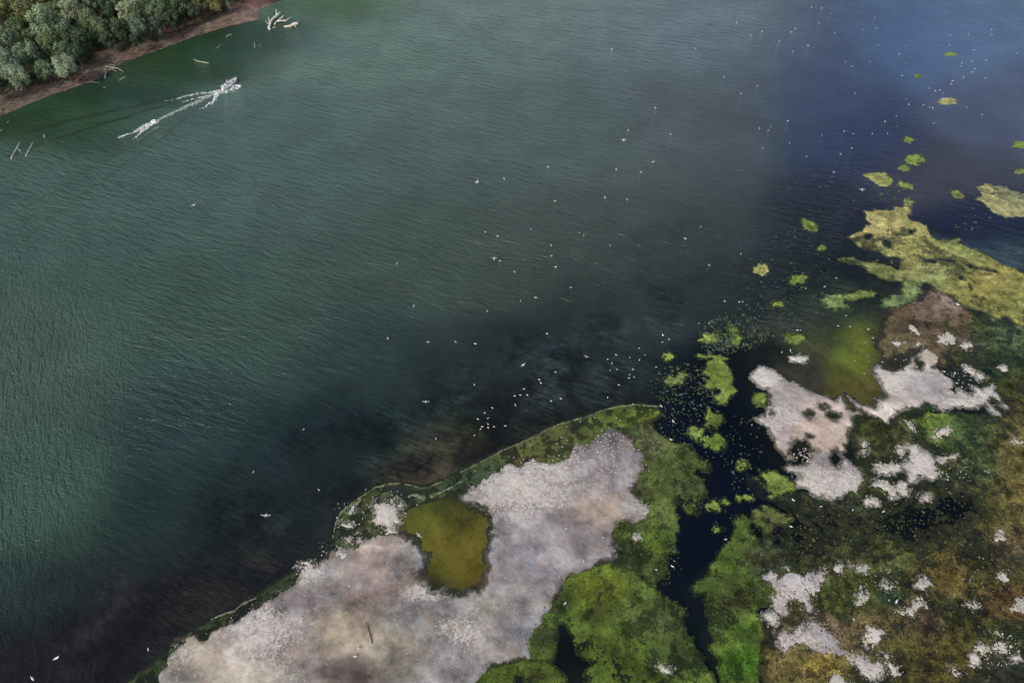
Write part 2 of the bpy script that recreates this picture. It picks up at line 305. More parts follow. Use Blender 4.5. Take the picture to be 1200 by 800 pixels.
def line_dist(p, q, wdt, bend=0.0):             # gaussian ridge along p-q, fading at both ends
    (px, py), (qx, qy) = p, q; L = math.hypot(qx-px, qy-py); dx, dy = (qx-px)/L, (qy-py)/L
    al = b.math('DIVIDE', b.math('ADD', b.math('MULTIPLY', b.math('SUBTRACT', sep[0], px), dx), b.math('MULTIPLY', b.math('SUBTRACT', sep[1], py), dy)), L)
    ac = b.math('ADD', b.math('MULTIPLY', b.math('SUBTRACT', sep[0], px), -dy), b.math('MULTIPLY', b.math('SUBTRACT', sep[1], py), dx))
    ac = b.math('ADD', ac, b.math('MULTIPLY', b.math('MULTIPLY', al, b.math('SUBTRACT', 1.0, al)), bend))
    ac = b.math('ADD', ac, wobble)
    g = b.math('EXPONENT', b.math('MULTIPLY', b.math('POWER', b.math('ABSOLUTE', b.math('DIVIDE', ac, wdt)), 2.0), -1.0))
    mk = b.math('MULTIPLY', b.ramp(al, -.03, .12), b.ramp(al, .75, 1.0, 1, 0))
    return b.math('MULTIPLY', g, mk)
stern = at(258, 107)[:2]; wobble = b.math('MULTIPLY', b.math('SUBTRACT', b.noise(.12, 2), .5), 3.5)
for (p, wd, a, bd) in (((-60, 184), 1.3, .55, 12), ((-60, 212), 1.0, .5, 10), ((-40, 285), .6, .3, -2), ((-30, 320), .7, .4, -4)):
    h = b.math('ADD', h, b.math('MULTIPLY', line_dist(stern, at(*p)[:2], wd, bd), a))
bp = b.n('Bump', {'Height': h, 'Strength': 1.0, 'Distance': .82}).outputs[0]
fr = b.n('Fresnel', {'IOR': 1.33, 'Normal': bp}).outputs[0]
gl = b.n('BsdfGlossy', {'Color': (1, 1, 1, 1), 'Roughness': .2, 'Normal': bp}, distribution='BECKMANN').outputs[0]
mk_ = b.ramp(b.noise(.07, 3, .6), .3, .7, .90, 1.12); bt = b.mix(1.0, body, b.n('CombineColor', {0: mk_, 1: mk_, 2: mk_}).outputs[0], 'MULTIPLY')
df = b.n('BsdfDiffuse', {'Color': bt, 'Normal': bp}).outputs[0]
tr = b.n('BsdfTransparent', {'Color': (1, 1, 1, 1)}).outputs[0]
inner = b.n('MixShader', {0: opac, 1: tr, 2: df}).outputs[0]
surf = b.n('MixShader', {0: fr, 1: inner, 2: gl}).outputs[0]
t.links.new(surf, out.inputs['Surface'])
va = b.n('VolumeAbsorption', {'Color': (.30, .62, .72, 1), 'Density': .55}).outputs[0]
t.links.new(va, out.inputs['Volume'])
M_water = m
xs = axis(-120, 130, 1.0, 5000, 1.15); ys = axis(12, 300, 1.0, 5000, 1.15)
X, Y = np.meshgrid(xs, ys); U, V = proj(X, Y)
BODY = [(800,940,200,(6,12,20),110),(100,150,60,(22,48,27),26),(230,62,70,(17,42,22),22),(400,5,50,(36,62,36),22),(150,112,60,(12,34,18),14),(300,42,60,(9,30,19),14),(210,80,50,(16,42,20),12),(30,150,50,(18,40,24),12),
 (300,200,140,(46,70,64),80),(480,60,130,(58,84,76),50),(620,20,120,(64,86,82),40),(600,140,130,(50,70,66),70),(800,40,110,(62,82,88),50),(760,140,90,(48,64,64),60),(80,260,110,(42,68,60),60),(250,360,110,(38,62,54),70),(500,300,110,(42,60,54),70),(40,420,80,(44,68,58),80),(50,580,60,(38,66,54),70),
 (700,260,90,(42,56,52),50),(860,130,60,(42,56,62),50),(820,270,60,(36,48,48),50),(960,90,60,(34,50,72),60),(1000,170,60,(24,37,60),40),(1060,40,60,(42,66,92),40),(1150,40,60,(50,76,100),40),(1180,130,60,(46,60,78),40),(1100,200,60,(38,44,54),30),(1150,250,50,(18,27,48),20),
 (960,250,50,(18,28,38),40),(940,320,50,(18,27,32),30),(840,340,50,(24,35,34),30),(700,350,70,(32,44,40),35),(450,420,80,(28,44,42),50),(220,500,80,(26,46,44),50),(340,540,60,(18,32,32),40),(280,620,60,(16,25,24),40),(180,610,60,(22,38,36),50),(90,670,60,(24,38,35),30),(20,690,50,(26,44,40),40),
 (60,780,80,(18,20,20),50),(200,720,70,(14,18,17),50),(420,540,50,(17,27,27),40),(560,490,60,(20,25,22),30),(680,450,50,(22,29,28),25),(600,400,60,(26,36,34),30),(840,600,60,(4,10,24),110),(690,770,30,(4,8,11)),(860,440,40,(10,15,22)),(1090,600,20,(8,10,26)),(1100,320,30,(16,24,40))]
body = splat(X, Y, (36, 54, 50), BODY, 7, 8, .01, 22)*np.array([1.74, 1.38, 1.42])*(1.16+.3*np.clip((330-V)/330, 0, 1))[..., None]  # far water lightened: sky reflection painted into the water's own colour
MURK = [(250,250,260,.97,220),(700,150,250,.96,150),(1050,80,160,.95,90),(1100,200,80,.85),(500,330,150,.93),(700,330,90,.85),(150,560,130,.92),(350,480,70,.85),(450,480,50,.55),(560,440,60,.42),(650,430,70,.42),(740,380,70,.6),(850,300,60,.6),
 (950,260,40,.6),(300,650,60,.42),(150,740,90,.48),(500,530,60,.12,28),(560,480,50,.35,22),(400,580,40,.3,20),(230,680,60,.45,30),(400,600,30,.45),(600,505,50,.2,20),(680,470,50,.3,15),(840,600,60,.8,80),(860,440,50,.55),(800,500,30,.6),(1000,330,60,.3),(1100,400,120,.0),(1000,500,120,.0),(1050,700,170,.0,120),(540,640,60,.0),(700,780,30,.6),(1150,255,40,.6,20)]
murk = scal(X, Y, .9, MURK, 8, 12, .01)
sB = sdf(wp(SHOAL), X, Y)
pb = np.clip((sB+38)/20, 0, 1)*(sB < 1)*(U < 800); murk = murk*(1-.62*pb*np.clip(.45+1.1*fbm(X, Y, 9, 4, 231, .6), 0, 1)); sm = np.clip((sB+1)/7, 0, 1)*(V > 330)+np.clip((sB-1)/14, 0, 1)*(V <= 330); sm = sm*sm*(3-2*sm)*(1-.85*np.clip(sdf(wp(CHAN), X, Y)+1, 0, 1)); murk = murk*(1-sm)+.05*sm
chop = np.clip((210-U)/170, 0, 1)*np.clip((V-230)/150, 0, 1)
amp = np.where((sB > 0) & (V > 400), .06, np.where(sB > 0, .3, 1.0))*scal(X, Y, 1.0, [(100,450,200,1.15,200),(500,200,300,1.0,150),(600,420,150,.5,60),(300,640,140,.13,80),(200,560,60,.2,40),(230,680,80,.10,50),(120,610,70,.55,40),(350,480,60,.45,40),(450,560,120,.12,60),(150,760,150,.15),(120,130,110,.30,22),(280,50,90,.35,18),(700,450,100,.5,40),(840,620,80,.10,90),(1100,600,300,.08,150),(1000,430,150,.12,60),(1100,120,100,.45,60),(1150,260,60,.25,20),(1050,210,100,.9,25),(860,370,60,.8),(1100,320,60,.2)], 6, 15, .02)
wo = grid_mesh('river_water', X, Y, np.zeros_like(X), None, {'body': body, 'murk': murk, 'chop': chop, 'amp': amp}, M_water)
bm = bmesh.new(); bm.from_mesh(wo.data); bm.edges.ensure_lookup_table()
be = [e for e in bm.edges if len(e.link_faces) == 1]
ex = bmesh.ops.extrude_edge_only(bm, edges=be)
nv = [g for g in ex['geom'] if isinstance(g, bmesh.types.BMVert)]
for v_ in nv: v_.co.z = -9
bb = [g for g in ex['geom'] if isinstance(g, bmesh.types.BMEdge) and len(g.link_faces) == 1]
bmesh.ops.contextual_create(bm, geom=bb)
bmesh.ops.recalc_face_normals(bm, faces=bm.faces); bm.to_mesh(wo.data); bm.free()
tag(wo, kind='structure')

# ------------------------------------------------------------ sandbars and islets
TONE_BAR = [(620,560,50,(176,166,164),30),(690,545,40,(142,132,138)),(700,600,30,(178,150,128),16),(680,630,50,(146,138,144)),(560,650,1,(0,0,0)),(600,660,30,(134,132,142)),(570,730,50,(150,142,140)),(620,740,25,(122,122,134)),(540,770,30,(128,122,126)),
 (440,640,22,(170,150,140)),(430,670,25,(152,134,132)),(445,672,10,(184,160,140)),(450,700,30,(124,106,102)),(400,740,30,(170,150,126)),(420,785,35,(94,76,74),18),(310,750,40,(180,168,166)),(345,700,20,(150,138,142)),(310,790,30,(176,164,146)),(370,710,20,(116,104,106)),
 (300,765,10,(112,86,76)),(240,770,40,(172,154,138)),(215,795,25,(150,144,142)),(460,760,25,(160,148,130)),(350,760,25,(150,136,132)),(480,720,25,(122,120,120)),(745,598,18,(160,154,158)),(690,515,30,(88,80,84),12),(715,525,25,(104,96,104),10),(462,780,20,(150,144,130)),(530,735,14,(184,172,160)),(575,712,18,(176,164,150)),
 (905,455,30,(150,142,140)),(895,437,12,(190,184,180)),(915,490,16,(150,138,144)),(960,500,26,(194,168,152)),(985,500,20,(200,178,166)),(940,480,20,(162,148,144)),(970,560,30,(156,148,146)),(990,570,14,(180,172,172)),(965,545,12,(142,132,132)),(1045,485,18,(222,206,196)),(1080,420,14,(228,208,190)),(1060,450,22,(192,184,182)),(1060,470,14,(174,166,166)),(1095,455,22,(164,156,158)),(1120,462,10,(120,112,116)),(1150,465,30,(190,182,182)),
 (1080,550,18,(186,176,176)),(1093,553,6,(214,206,200)),(930,685,30,(178,168,172)),(913,705,8,(196,194,188)),(975,755,50,(168,158,160)),(950,745,10,(150,140,148)),(940,545,14,(128,126,124))]
TONE_BAR = [p[:3]+(tuple(int(c*.8+sum(p[3])/3*.2) for c in p[3]),)+p[4:] for p in TONE_BAR if p[2] > 2]
CRUST = [(615,560,45,1.0,28),(640,590,25,.8,12),(310,740,30,1.0),(300,780,30,.6),(455,600,20,1.3),(500,695,18,1.1,9),(360,665,14,1.2),(545,740,20,.8),(215,765,18,.7),(650,545,40,.7,16),(700,560,30,.3),(895,440,14,1.5),(910,490,20,.9),(950,570,25,1.1),(1000,560,15,.9),(1120,465,25,.8),(1040,445,15,1.0),(1075,535,15,1.1),(930,700,20,.9),(1020,780,20,1.1),(940,750,30,.7),(1020,745,12,1),(640,690,20,-.5),(690,640,40,-.6),(430,660,20,-.4),(420,780,30,-.8),(1090,460,14,-.3)]
def heap(name, poly, step, top=.32, amp_=.8, nsc=3.0, holes=(), mat=None, seed=0, side=1.2, low=-.30, tones=TONE_BAR, base=(190, 182, 176), crust_base=.6, relief=.05, thr=0.0, cw=None, extra=None, attrw=5, skirt=.55, cloud=0.0, cs=5.0, scat=None):
    P = wp(poly); a = np.array(P); lo = a.min(0)-1.5; hi = a.max(0)+1.5
    gx = np.arange(lo[0], hi[0], step); gy = np.arange(lo[1], hi[1], step); X, Y = np.meshgrid(gx, gy)
    s = sdf(P, X, Y)
    for h_ in holes: s = np.minimum(s, -sdf(wp(h_), X, Y))
    s = s + amp_*fbm(X, Y, nsc, 5, seed, .62) - thr
    if extra is not None: s = extra(X, Y, s)
    z = np.where(s > 0, top*(1-np.exp(-s/side)), s*skirt)
    z = z + np.where(s > 0, 1, 0)*relief*fbm(X, Y, 1.6, 4, seed+5)*np.clip(s, 0, 1)
    z = np.maximum(z, low)
    at_ = {'tone': splat(X, Y, base, tones, attrw, seed+9)}
    if cloud: at_['tone'] = at_['tone']*np.clip(1 + cloud*(fbm(X, Y, cs, 5, seed+31, .66) + .5*fbm(X*.45+Y*.25, Y*1.1-X*.3, cs*.7, 4, seed+37)), .35, 1.7)[..., None]
    if skirt < .5:
        wk = np.clip(((.55 if side > 1 else .05)-s+(.9 if side > 1 else .3)*fbm(X, Y, 2.2, 4, seed+61, .65))/1.3, 0, 1)[..., None]; at_['tone'] = at_['tone']*(1-wk) + lin((72, 72, 46))*wk
    if mat in (None, M_bar): at_['tone'] = at_['tone']*np.array([.95, 1.0, .98]); at_['crust'] = scal(X, Y, crust_base, CRUST, 5, 5, .2)
    for kind_, n_, lo_s, hi_s, pz in (scat or []):
        g_ = np.random.default_rng(seed+500); i_ = g_.integers(0, X.size, n_); sv = s.reshape(-1)[i_]; ok = (sv > lo_s) & (sv < hi_s)
        i_ = i_[ok]; u_ = g_.random(len(i_))
        if kind_ == 'crust': i_ = i_[u_ < np.clip(at_['crust'].reshape(-1)[i_]*.8+.25, .06, 1)]
        px_ = X.reshape(-1)[i_]+g_.uniform(-step, step, len(i_)); py_ = Y.reshape(-1)[i_]+g_.uniform(-step, step, len(i_))
        SCAT.setdefault(kind_, []).append((px_, py_, np.maximum(z.reshape(-1)[i_], 0)+pz, at_['tone'].reshape(-1, 3)[i_]))
    return grid_mesh(name, X, Y, z, z > low*.55, at_, mat or M_bar)
SCAT = {}
def rr(p): return tag(p, kind='structure')
rr(heap('sandbar', BAR, .2, .38, 1.15, 2.6, seed=1, side=2.5, crust_base=.15, base=(142, 138, 138), skirt=.14, relief=.10, cloud=.6, cs=4.0, scat=[('crust', 60000, -.5, 99, .0)]))
rr(heap('sandbar', PATCH, .12, .16, 1.3, .9, seed=2, skirt=.3, thr=.35, crust_base=.9, base=(140, 134, 130), cloud=.4, cs=2, scat=[('crust', 4000, -.9, .8, 0)]))
rr(heap('sandbar', BAR2, .13, .26, .5, .9, HOLES2, seed=3, skirt=.25, relief=.09, base=(176, 162, 162), crust_base=.15, thr=.15, cloud=.3, cs=3, scat=[('crust', 16000, -.5, 1.2, 0)]))
rr(heap('sandbar', BAR3, .13, .26, .5, .9, seed=4, skirt=.25, relief=.09, base=(182, 172, 172), crust_base=.3, thr=.1, cloud=.3, cs=3, scat=[('crust', 16000, -.5, 1.2, 0)]))
rr(heap('sandbar', BAR4, .12, .22, .75, 1.1, skirt=.3, seed=5, base=(190, 182, 178), cloud=.3, cs=2, crust_base=.25, scat=[('crust', 5000, -.7, 1, 0)]))
rr(heap('sandbar', BAR5, .12, .22, .7, 1.2, skirt=.3, seed=6, base=(182, 174, 172), cloud=.3, cs=2, crust_base=.25, scat=[('crust', 7000, -.7, 1, 0)]))
rr(heap('sandbar', BAR6, .12, .22, .7, 1.2, skirt=.3, seed=7, base=(174, 164, 162), cloud=.35, cs=2, crust_base=.3, scat=[('crust', 9000, -.7, 1, 0)]))
for i, p in enumerate(ISLETS): rr(heap('mud_islet', p, .10, .18, .8, .6, seed=20+i, side=.5, skirt=.35, base=(184, 178, 170), cloud=.3, cs=1.5, scat=[('crust', 900, -.7, .6, 0)], tones=[], crust_base=.55))

# ------------------------------------------------------------ algae: floating mats (things) and the beds nobody could count (stuff)
TA_ = [(650,520,60,(98,112,52),20),(560,560,40,(60,80,52),14),(720,485,40,(100,120,40),12),(762,482,16,(112,132,30),10),(430,600,30,(66,80,40)),(300,710,60,(48,62,40),30),(200,780,40,(44,72,40)),(470,575,25,(88,98,72),8),(620,540,16,(96,88,36),8),
 (765,520,16,(118,130,84)),(755,505,12,(120,136,84)),(790,540,20,(100,122,54)),(800,560,20,(96,116,60)),(780,600,14,(112,136,62)),(815,590,10,(96,118,48)),(770,640,16,(88,120,30)),(750,650,14,(66,82,46)),(735,650,14,(44,54,36)),(790,640,10,(70,98,66)),(750,575,10,(64,62,44)),
 (700,690,22,(112,130,26)),(720,750,40,(92,116,36)),(740,780,35,(84,110,30)),(660,700,14,(60,78,32)),(640,745,14,(48,56,34)),(700,720,14,(70,78,34)),(770,730,25,(78,92,50)),(640,790,25,(88,108,36)),(590,790,20,(82,104,28)),(790,770,25,(56,76,38)),
 (870,620,14,(78,106,40)),(855,655,18,(80,108,34)),(885,650,14,(86,88,58)),(905,660,20,(74,82,60)),(855,700,20,(78,94,42)),(870,740,14,(82,124,36)),(868,775,18,(70,128,22)),(845,730,14,(74,96,40)),(835,690,12,(72,98,36)),(905,605,20,(98,110,54)),
 (843,445,16,(124,146,50)),(785,446,14,(122,138,76)),(838,493,12,(112,136,44)),(837,516,12,(108,140,36)),(830,396,10,(150,168,74)),(782,417,8,(146,172,66)),(892,316,8,(186,186,96)),
 (1040,265,30,(178,172,104)),(1080,300,30,(170,160,88)),(1110,290,30,(140,156,82)),(1120,310,40,(134,148,80)),(1150,330,30,(172,156,78)),(1180,350,30,(136,144,72)),(1090,320,20,(128,146,96)),(1030,320,30,(118,134,76)),(1070,340,12,(130,152,90)),(1030,209,16,(178,186,98)),(1110,119,14,(176,178,106)),
 (1170,240,30,(168,160,106)),(1150,240,12,(150,158,90)),(1190,225,20,(120,132,110)),(975,353,14,(128,150,88)),(1060,350,20,(110,140,90))]
TA = [p[:3]+(tuple(int((c*.80+sum(p[3])/3*.2)*(.90 if p[1] > 420 else .97)) for c in p[3]),)+p[4:] for p in TA_]
def mat_holes(th, sc, seed):
    def f(X, Y, s):
        n = fbm(X, Y, sc, 6, seed, .72)+.35*fbm(X, Y, 9, 3, seed+8); return np.minimum(s, (n-th)*.5)
    return f
def algae(name, poly, step=.2, amp_=.9, nsc=2.2, seed=0, th=None, hsc=2.5, top=.06, holes=(), mat=None, base=(90, 110, 50), tones=TA, low=-.22, nleaf=420):
    return heap(name, poly, step, top, amp_, nsc, holes, mat or M_alg, seed, .6, low, tones, base, relief=.07, cloud=.5, cs=2.5, skirt=.3, scat=[('leaf', int(len(poly)*nleaf), -.5, 99, .0)], extra=mat_holes(th, hsc, seed+3) if th is not None else None, attrw=3)
def stuff(o, label): return tag(o, label, 'algae', None, 'stuff')
rim = heap('algae_rim', RIM, .22, .03, .35, 2.5, (), M_alg, 61, .9, -.25, TA, (58, 70, 44), relief=.10, skirt=.25, scat=[('leaf', 9000, -.1, 99, 0)], cloud=.45, cs=3.0, extra=lambda X, Y, s: np.where(sdf(wp(POOL), X, Y) > -.6, -1.0, np.minimum(s, .25+.9*fbm(X, Y, 3.0, 5, 66, .65))))
stuff(rim, 'dark green algae fringe along the outer edge of the big pale mud bar')
M1 = [(735,500),(757,492),(765,500),(775,512),(790,520),(805,522),(812,530),(825,538),(833,548),(830,552),(815,545),(812,555),(820,562),(824,575),(822,590),(815,603),(805,604),(800,590),(795,580),(792,598),(793,615),(789,630),(791,642),(782,650),(780,662),(778,675),(765,680),(750,672),(740,678),(722,665),(715,645),(722,618),(735,606),(755,600),(740,580),(745,565),(757,548),(750,530),(738,515)]
stuff(algae('algae_carpet', M1, .16, .9, 2.0, 71, -.03, 2.2, mat=M_alg, base=(84, 100, 52)), 'pale green algae carpet between the big mud bar and the dark channel')
M2 = [(636,715),(655,700),(662,680),(690,666),(715,660),(735,672),(755,680),(765,692),(780,698),(790,705),(800,715),(798,730),(803,742),(812,750),(818,765),(825,780),(835,790),(838,945),(680,945),(690,790),(700,775),(692,770),(682,765),(674,750),(668,742),(664,735),(655,730),(650,750),(650,770),(640,772),(625,770),(619,755),(626,735)]
stuff(algae('algae_carpet', M2, .16, .8, 2.2, 73, -.20, 2.6, holes=[ell(812,728,8,14,-20)]), 'bright green algae carpet below the pale mud bar at the bottom of the view')
M3 = [(555,797),(575,784),(600,777),(620,773),(640,775),(655,785),(663,795),(664,945),(548,945)]
stuff(algae('algae_carpet', M3, .16, .5, 2.0, 75, -.4, holes=[ell(608,796,7,10)]), 'small green algae carpet tucked under the southern tip of the big mud bar')
M4 = [(864,605),(870,603),(876,610),(880,625),(890,640),(900,648),(915,655),(925,660),(930,680),(915,695),(900,705),(885,715),(892,725),(893,740),(888,750),(890,770),(884,795),(880,945),(840,945),(845,795),(848,780),(845,765),(832,760),(838,750),(833,740),(835,725),(828,715),(830,700),(832,690),(815,696),(810,690),(825,676),(835,668),(833,660),(842,650),(848,640),(857,634),(860,620)]
stuff(algae('algae_carpet', M4, .15, .7, 1.8, 77, -.18, 2.2), 'green algae carpet along the right side of the dark navy channel')
M33 = [(1014,248),(1030,247),(1048,246),(1050,243),(1065,243),(1069,247),(1060,252),(1070,258),(1085,265),(1090,275),(1100,282),(1115,283),(1122,280),(1123,285),(1140,292),(1155,300),(1175,310),(1195,318),(1380,385),(1380,470),(1240,405),(1190,378),(1180,370),(1170,372),(1155,366),(1140,360),(1125,355),(1118,345),(1108,342),(1098,338),(1090,330),(1083,328),(1075,335),(1080,342),(1070,345),(1058,340),(1060,330),(1050,328),(1035,325),(1022,318),(1010,310),(995,308),(983,305),(988,302),(1000,303),(1020,308),(1040,312),(1052,314),(1060,304),(1050,300),(1040,300),(1030,293),(1015,290),(1005,286),(995,278),(998,274),(1010,269),(1020,262),(1015,255)]
H33 = [ell(1040,286,9,5,20),ell(1018,278,6,4),ell(1110,304,14,2.2,8),ell(1150,314,24,3,14),ell(1068,272,6,4),ell(1126,324,5,4),ell(1138,338,2.5,4),ell(1150,351,3,2.5),ell(1090,305,10,3,10)]
stuff(algae('algae_carpet', M33, .22, .9, 2.6, 79, -.30, 3.0, holes=H33, base=(150, 152, 80), top=.08), 'large yellow green algae raft spreading from the upper right toward the shoals')
# weed bed over the right hand shoals
WEED = [(880,560),(930,575),(990,590),(1010,545),(1000,500),(1020,490),(1050,490),(1120,485),(1180,490),(1150,440),(1110,420),(1105,380),(1140,365),(1190,380),(1380,430),(1560,945),(880,945),(905,800),(895,770),(905,720),(915,690),(890,650),(905,620),(960,620),(930,595),(890,575)]
TW = [(1000,640,40,(72,78,42)),(960,640,30,(48,60,38)),(1060,600,25,(58,66,40)),(1050,650,22,(86,100,50)),(1140,600,30,(84,86,44)),(1190,570,22,(118,106,54),50),(1195,640,26,(100,86,62)),(1110,670,30,(110,92,44),16),(1000,690,30,(74,88,36)),(1040,700,14,(38,66,48)),
 (1000,745,40,(118,102,66),20),(930,780,30,(116,104,56)),(1100,760,40,(98,86,38)),(1180,710,30,(100,76,42),16),(1150,740,30,(54,66,26)),(1060,760,30,(74,76,36)),(1000,560,20,(68,76,44)),(1100,500,20,(84,116,46)),(1130,500,25,(74,98,56)),(1160,550,30,(66,82,50)),(1180,420,20,(58,82,42)),
 (1190,390,25,(92,112,76)),(920,580,20,(60,72,44)),(980,590,30,(58,72,48)),(905,650,20,(66,78,54)),(1180,780,25,(74,78,66)),(1080,730,20,(94,72,64)),(1160,650,30,(58,60,34)),(1010,520,20,(76,84,44)),(1140,400,20,(54,66,50)),(970,735,25,(112,98,80),12),(900,740,14,(70,66,50)),(960,780,20,(150,130,50),10),(1110,340,1,(0,0,0))]
TW = [p[:3]+(tuple(int((c*.82+sum(p[3])/3*.18)*1.1) for c in p[3]),)+p[4:] for p in TW if p[2] > 2]
GAPS = [(930,625,30,-1.3,14),(985,612,30,-1.1,9),(1100,560,20,-.7,6),(1050,590,16,-.7,5),(1140,650,20,-.7,7),(1035,735,14,-.6,8),(1088,612,34,-1.7,13),(1124,594,26,-2.0,11),(1060,622,30,-1.5,12),(1000,612,20,-.5),(940,610,25,-.8),(930,640,12,-.4),(1150,470,30,-.6,8),(1170,425,30,-.8,8),(990,770,1,0),(960,782,10,-.9,7),(1120,545,20,-.3),(1110,640,30,-.3),(1170,650,20,-.2),(1190,580,30,.7,60),(1110,680,30,.6),(1000,745,50,.6),(1050,650,20,.5),(1180,710,30,.5),(1090,500,20,.5),(930,780,30,.5)]
def wgap(X, Y, s):
    n = fbm(X, Y, 3.6, 6, 91, .78) + .7*fbm(X, Y, 1.1, 3, 92)
    g = scal(X, Y, 0.0, [p for p in GAPS if p[2] > 2], 6, 5, .25)
    return np.minimum(s, (n*.95 - .06 + g - .45*np.clip(fbm(X, Y, 5.5, 4, 97, .6)+.1, 0, 1))*.8)
stuff(heap('weed_bed', WEED, .2, .07, 1.4, 4.0, (), M_weed, 90, .5, -.6, TW, (66, 72, 42), relief=.08, extra=wgap, attrw=6, cloud=.6, cs=1.8, skirt=.35, scat=[('leaf', 230000, -.15, 99, 0)]), 'matted olive and brown water weed covering the shallow flats around the pale islets')
B2 = [(1050,360),(1075,350),(1100,340),(1118,350),(1135,365),(1150,385),(1145,410),(1115,410),(1100,425),(1080,405),(1065,410),(1040,420),(1030,400),(1035,380)]
rr(heap('mud_flat', B2, .22, .03, 1.8, 3.5, (), M_bank, 95, 1.0, -.3, [(1100,355,20,(128,116,106)),(1080,380,30,(98,86,66)),(1130,400,15,(80,74,60)),(1050,395,20,(80,78,52))], (92, 82, 62), relief=.05, cloud=.5, cs=3, skirt=.3))

MATS = [ # outline, label
 ([(830,425),(838,420),(845,420),(851,428),(857,438),(858,448),(862,458),(856,463),(852,471),(843,473),(836,466),(845,458),(840,453),(832,457),(826,452),(832,442),(825,437)], 'largest bright green algae mat in the dark channel mouth, shaped like a curled leaf'),
 (ell(836,418,21,2.2,8), 'thin arc of algae curling over the top of the leaf shaped green mat'),
 ([(779,446),(785,440),(792,443),(797,440),(801,435),(804,438),(798,446),(795,450),(785,450)], 'small pale green algae mat left of the leaf shaped mat near the bar tip'),
 ([(831,477),(835,485),(845,487),(848,495),(840,501),(826,497),(830,490)], 'green algae mat with a pointed top, upper of two in mid channel'),
 ([(822,513),(832,511),(838,506),(845,508),(849,515),(848,523),(838,526),(828,523)], 'rounded green algae mat, lower of two in mid channel with a gull beside it'),
 (ell(815,507,11,7), 'dull grey green drowned mat left of the rounded green mat in the channel'),
 (ell(830,396,9.5,5.5), 'oval yellow green algae mat floating off the shoals beside the speckled weed'),
 (ell(782,417,5.5,4,-20), 'little oval green algae mat floating alone left of the oval mat'),
 (ell(912,355,5.5,3.5), 'tiny bright green mat above the yellow pool'),
 (ell(892,316,8.5,6.5), 'round mustard coloured algae mat alone in dark water left of the big raft'),
 (ell(949,264,10,5,30), 'yellow green double lobed mat drifting left of the big raft'),
 (ell(936,327,9,4.5,-15), 'pale ragged algae mat below the round mustard one'),
 ([(963,351),(972,346),(985,346),(988,353),(991,359),(978,362),(968,359)], 'light green blunt cornered mat just above the yellow pool'),
 (ell(962,291,4.5,3.2), 'tiny yellow green mat between the double lobed mat and the big raft'),
 ([(1011,204),(1022,202),(1036,202),(1043,208),(1047,212),(1041,218),(1030,218),(1026,213),(1016,208)], 'heart shaped yellow green mat floating above the big raft'),
 (ell(1110,119,11.5,4.2), 'long yellow algae mat alone in open blue water'),
 (ell(1114,64,6.5,2.4), 'small flat yellow mat, highest of the floating mats'),
 (ell(1075,89,4.5,2.4), 'small pale whitish green mat in open blue water'),
 (ell(1065,164,5.5,3.2), 'small green mat midway between the long yellow mat and the heart shaped mat'),
 (ell(1071,187,11,6.5), 'pale green rounded mat in rippled water above the small oblong one'),
 (ell(1060,197,7,3.6), 'pale oblong mat right above the heart shaped mat'),
 (ell(1061,217,9,3,10), 'thin greyish mat right of the heart shaped mat'),
 (ell(1064,237,5.5,4.8), 'round pale green mat touching the top of the big raft'),
 (ell(1121,228,9,3.4,22), 'slanted yellow green mat in navy water between the two big rafts'),
 ([(1145,220),(1155,215),(1175,218),(1190,225),(1225,232),(1240,262),(1200,254),(1180,255),(1170,252),(1160,246),(1155,238),(1144,234),(1151,227)], 'broad tan algae raft at the right edge of the view'),
 (ell(1196,170,9,4), 'green mat cut by the right edge above the tan raft, farther out'),
 (ell(1197,201,8,3.5), 'green mat cut by the right edge just above the tan raft'),
 (ell(836,593,8,6), 'small round green mat in the navy channel with a small nub'),
 (ell(849,588,4,5), 'greyish nub of algae touching the small round channel mat'),
 (ell(842,620,5,4), 'tiny grey algae mat alone in the navy channel'),
 ([(884,605),(886,598),(895,593),(905,594),(915,602),(930,606),(924,613),(908,614),(895,607)], 'long olive mat at the right bank of the navy channel'),
 (ell(893,613,12,5,25), 'ragged olive mat right below the long olive one'),
 ([(895,555),(908,552),(920,560),(932,565),(930,572),(914,580),(903,582),(900,572)], 'drab green mat just under the western tip of the right sandbar'),
 (ell(873,585-2,9,3), 'low drab sliver of algae at the channel edge'),
 (ell(870,545,8,3.5,-20), 'small green mat in dark water left of the right sandbar'),
 (ell(890,467,7,6), 'dark green mat notched into the left side of the right sandbar'),
 (ell(862,397,6,5), 'small rough mat in the speckled weed below the oval mat'),
 (ell(858,386,5,4), 'small rough mat at the top of the speckled weed'),
 (ell(932,397,10,6), 'dark green submerged looking mat right of the speckled weed'),
 (ell(1055,352,22,6,-12), 'pale green mat in the bay under the big raft'),
 (ell(1005,346,18,4,-5), 'faint green mat at the left foot of the big raft'),
 (ell(1100,495,16,12), 'light green mat behind the pale curved islet'),
]
for i, (p, lab) in enumerate(MATS):
    o = algae('algae_mat', p, .13, .8, .9, 120+i, -.75, nleaf=14, base=(118, 138, 66), top=.07)
    tag(o, lab, 'algae mat', 'algae mats floating by the shoals')

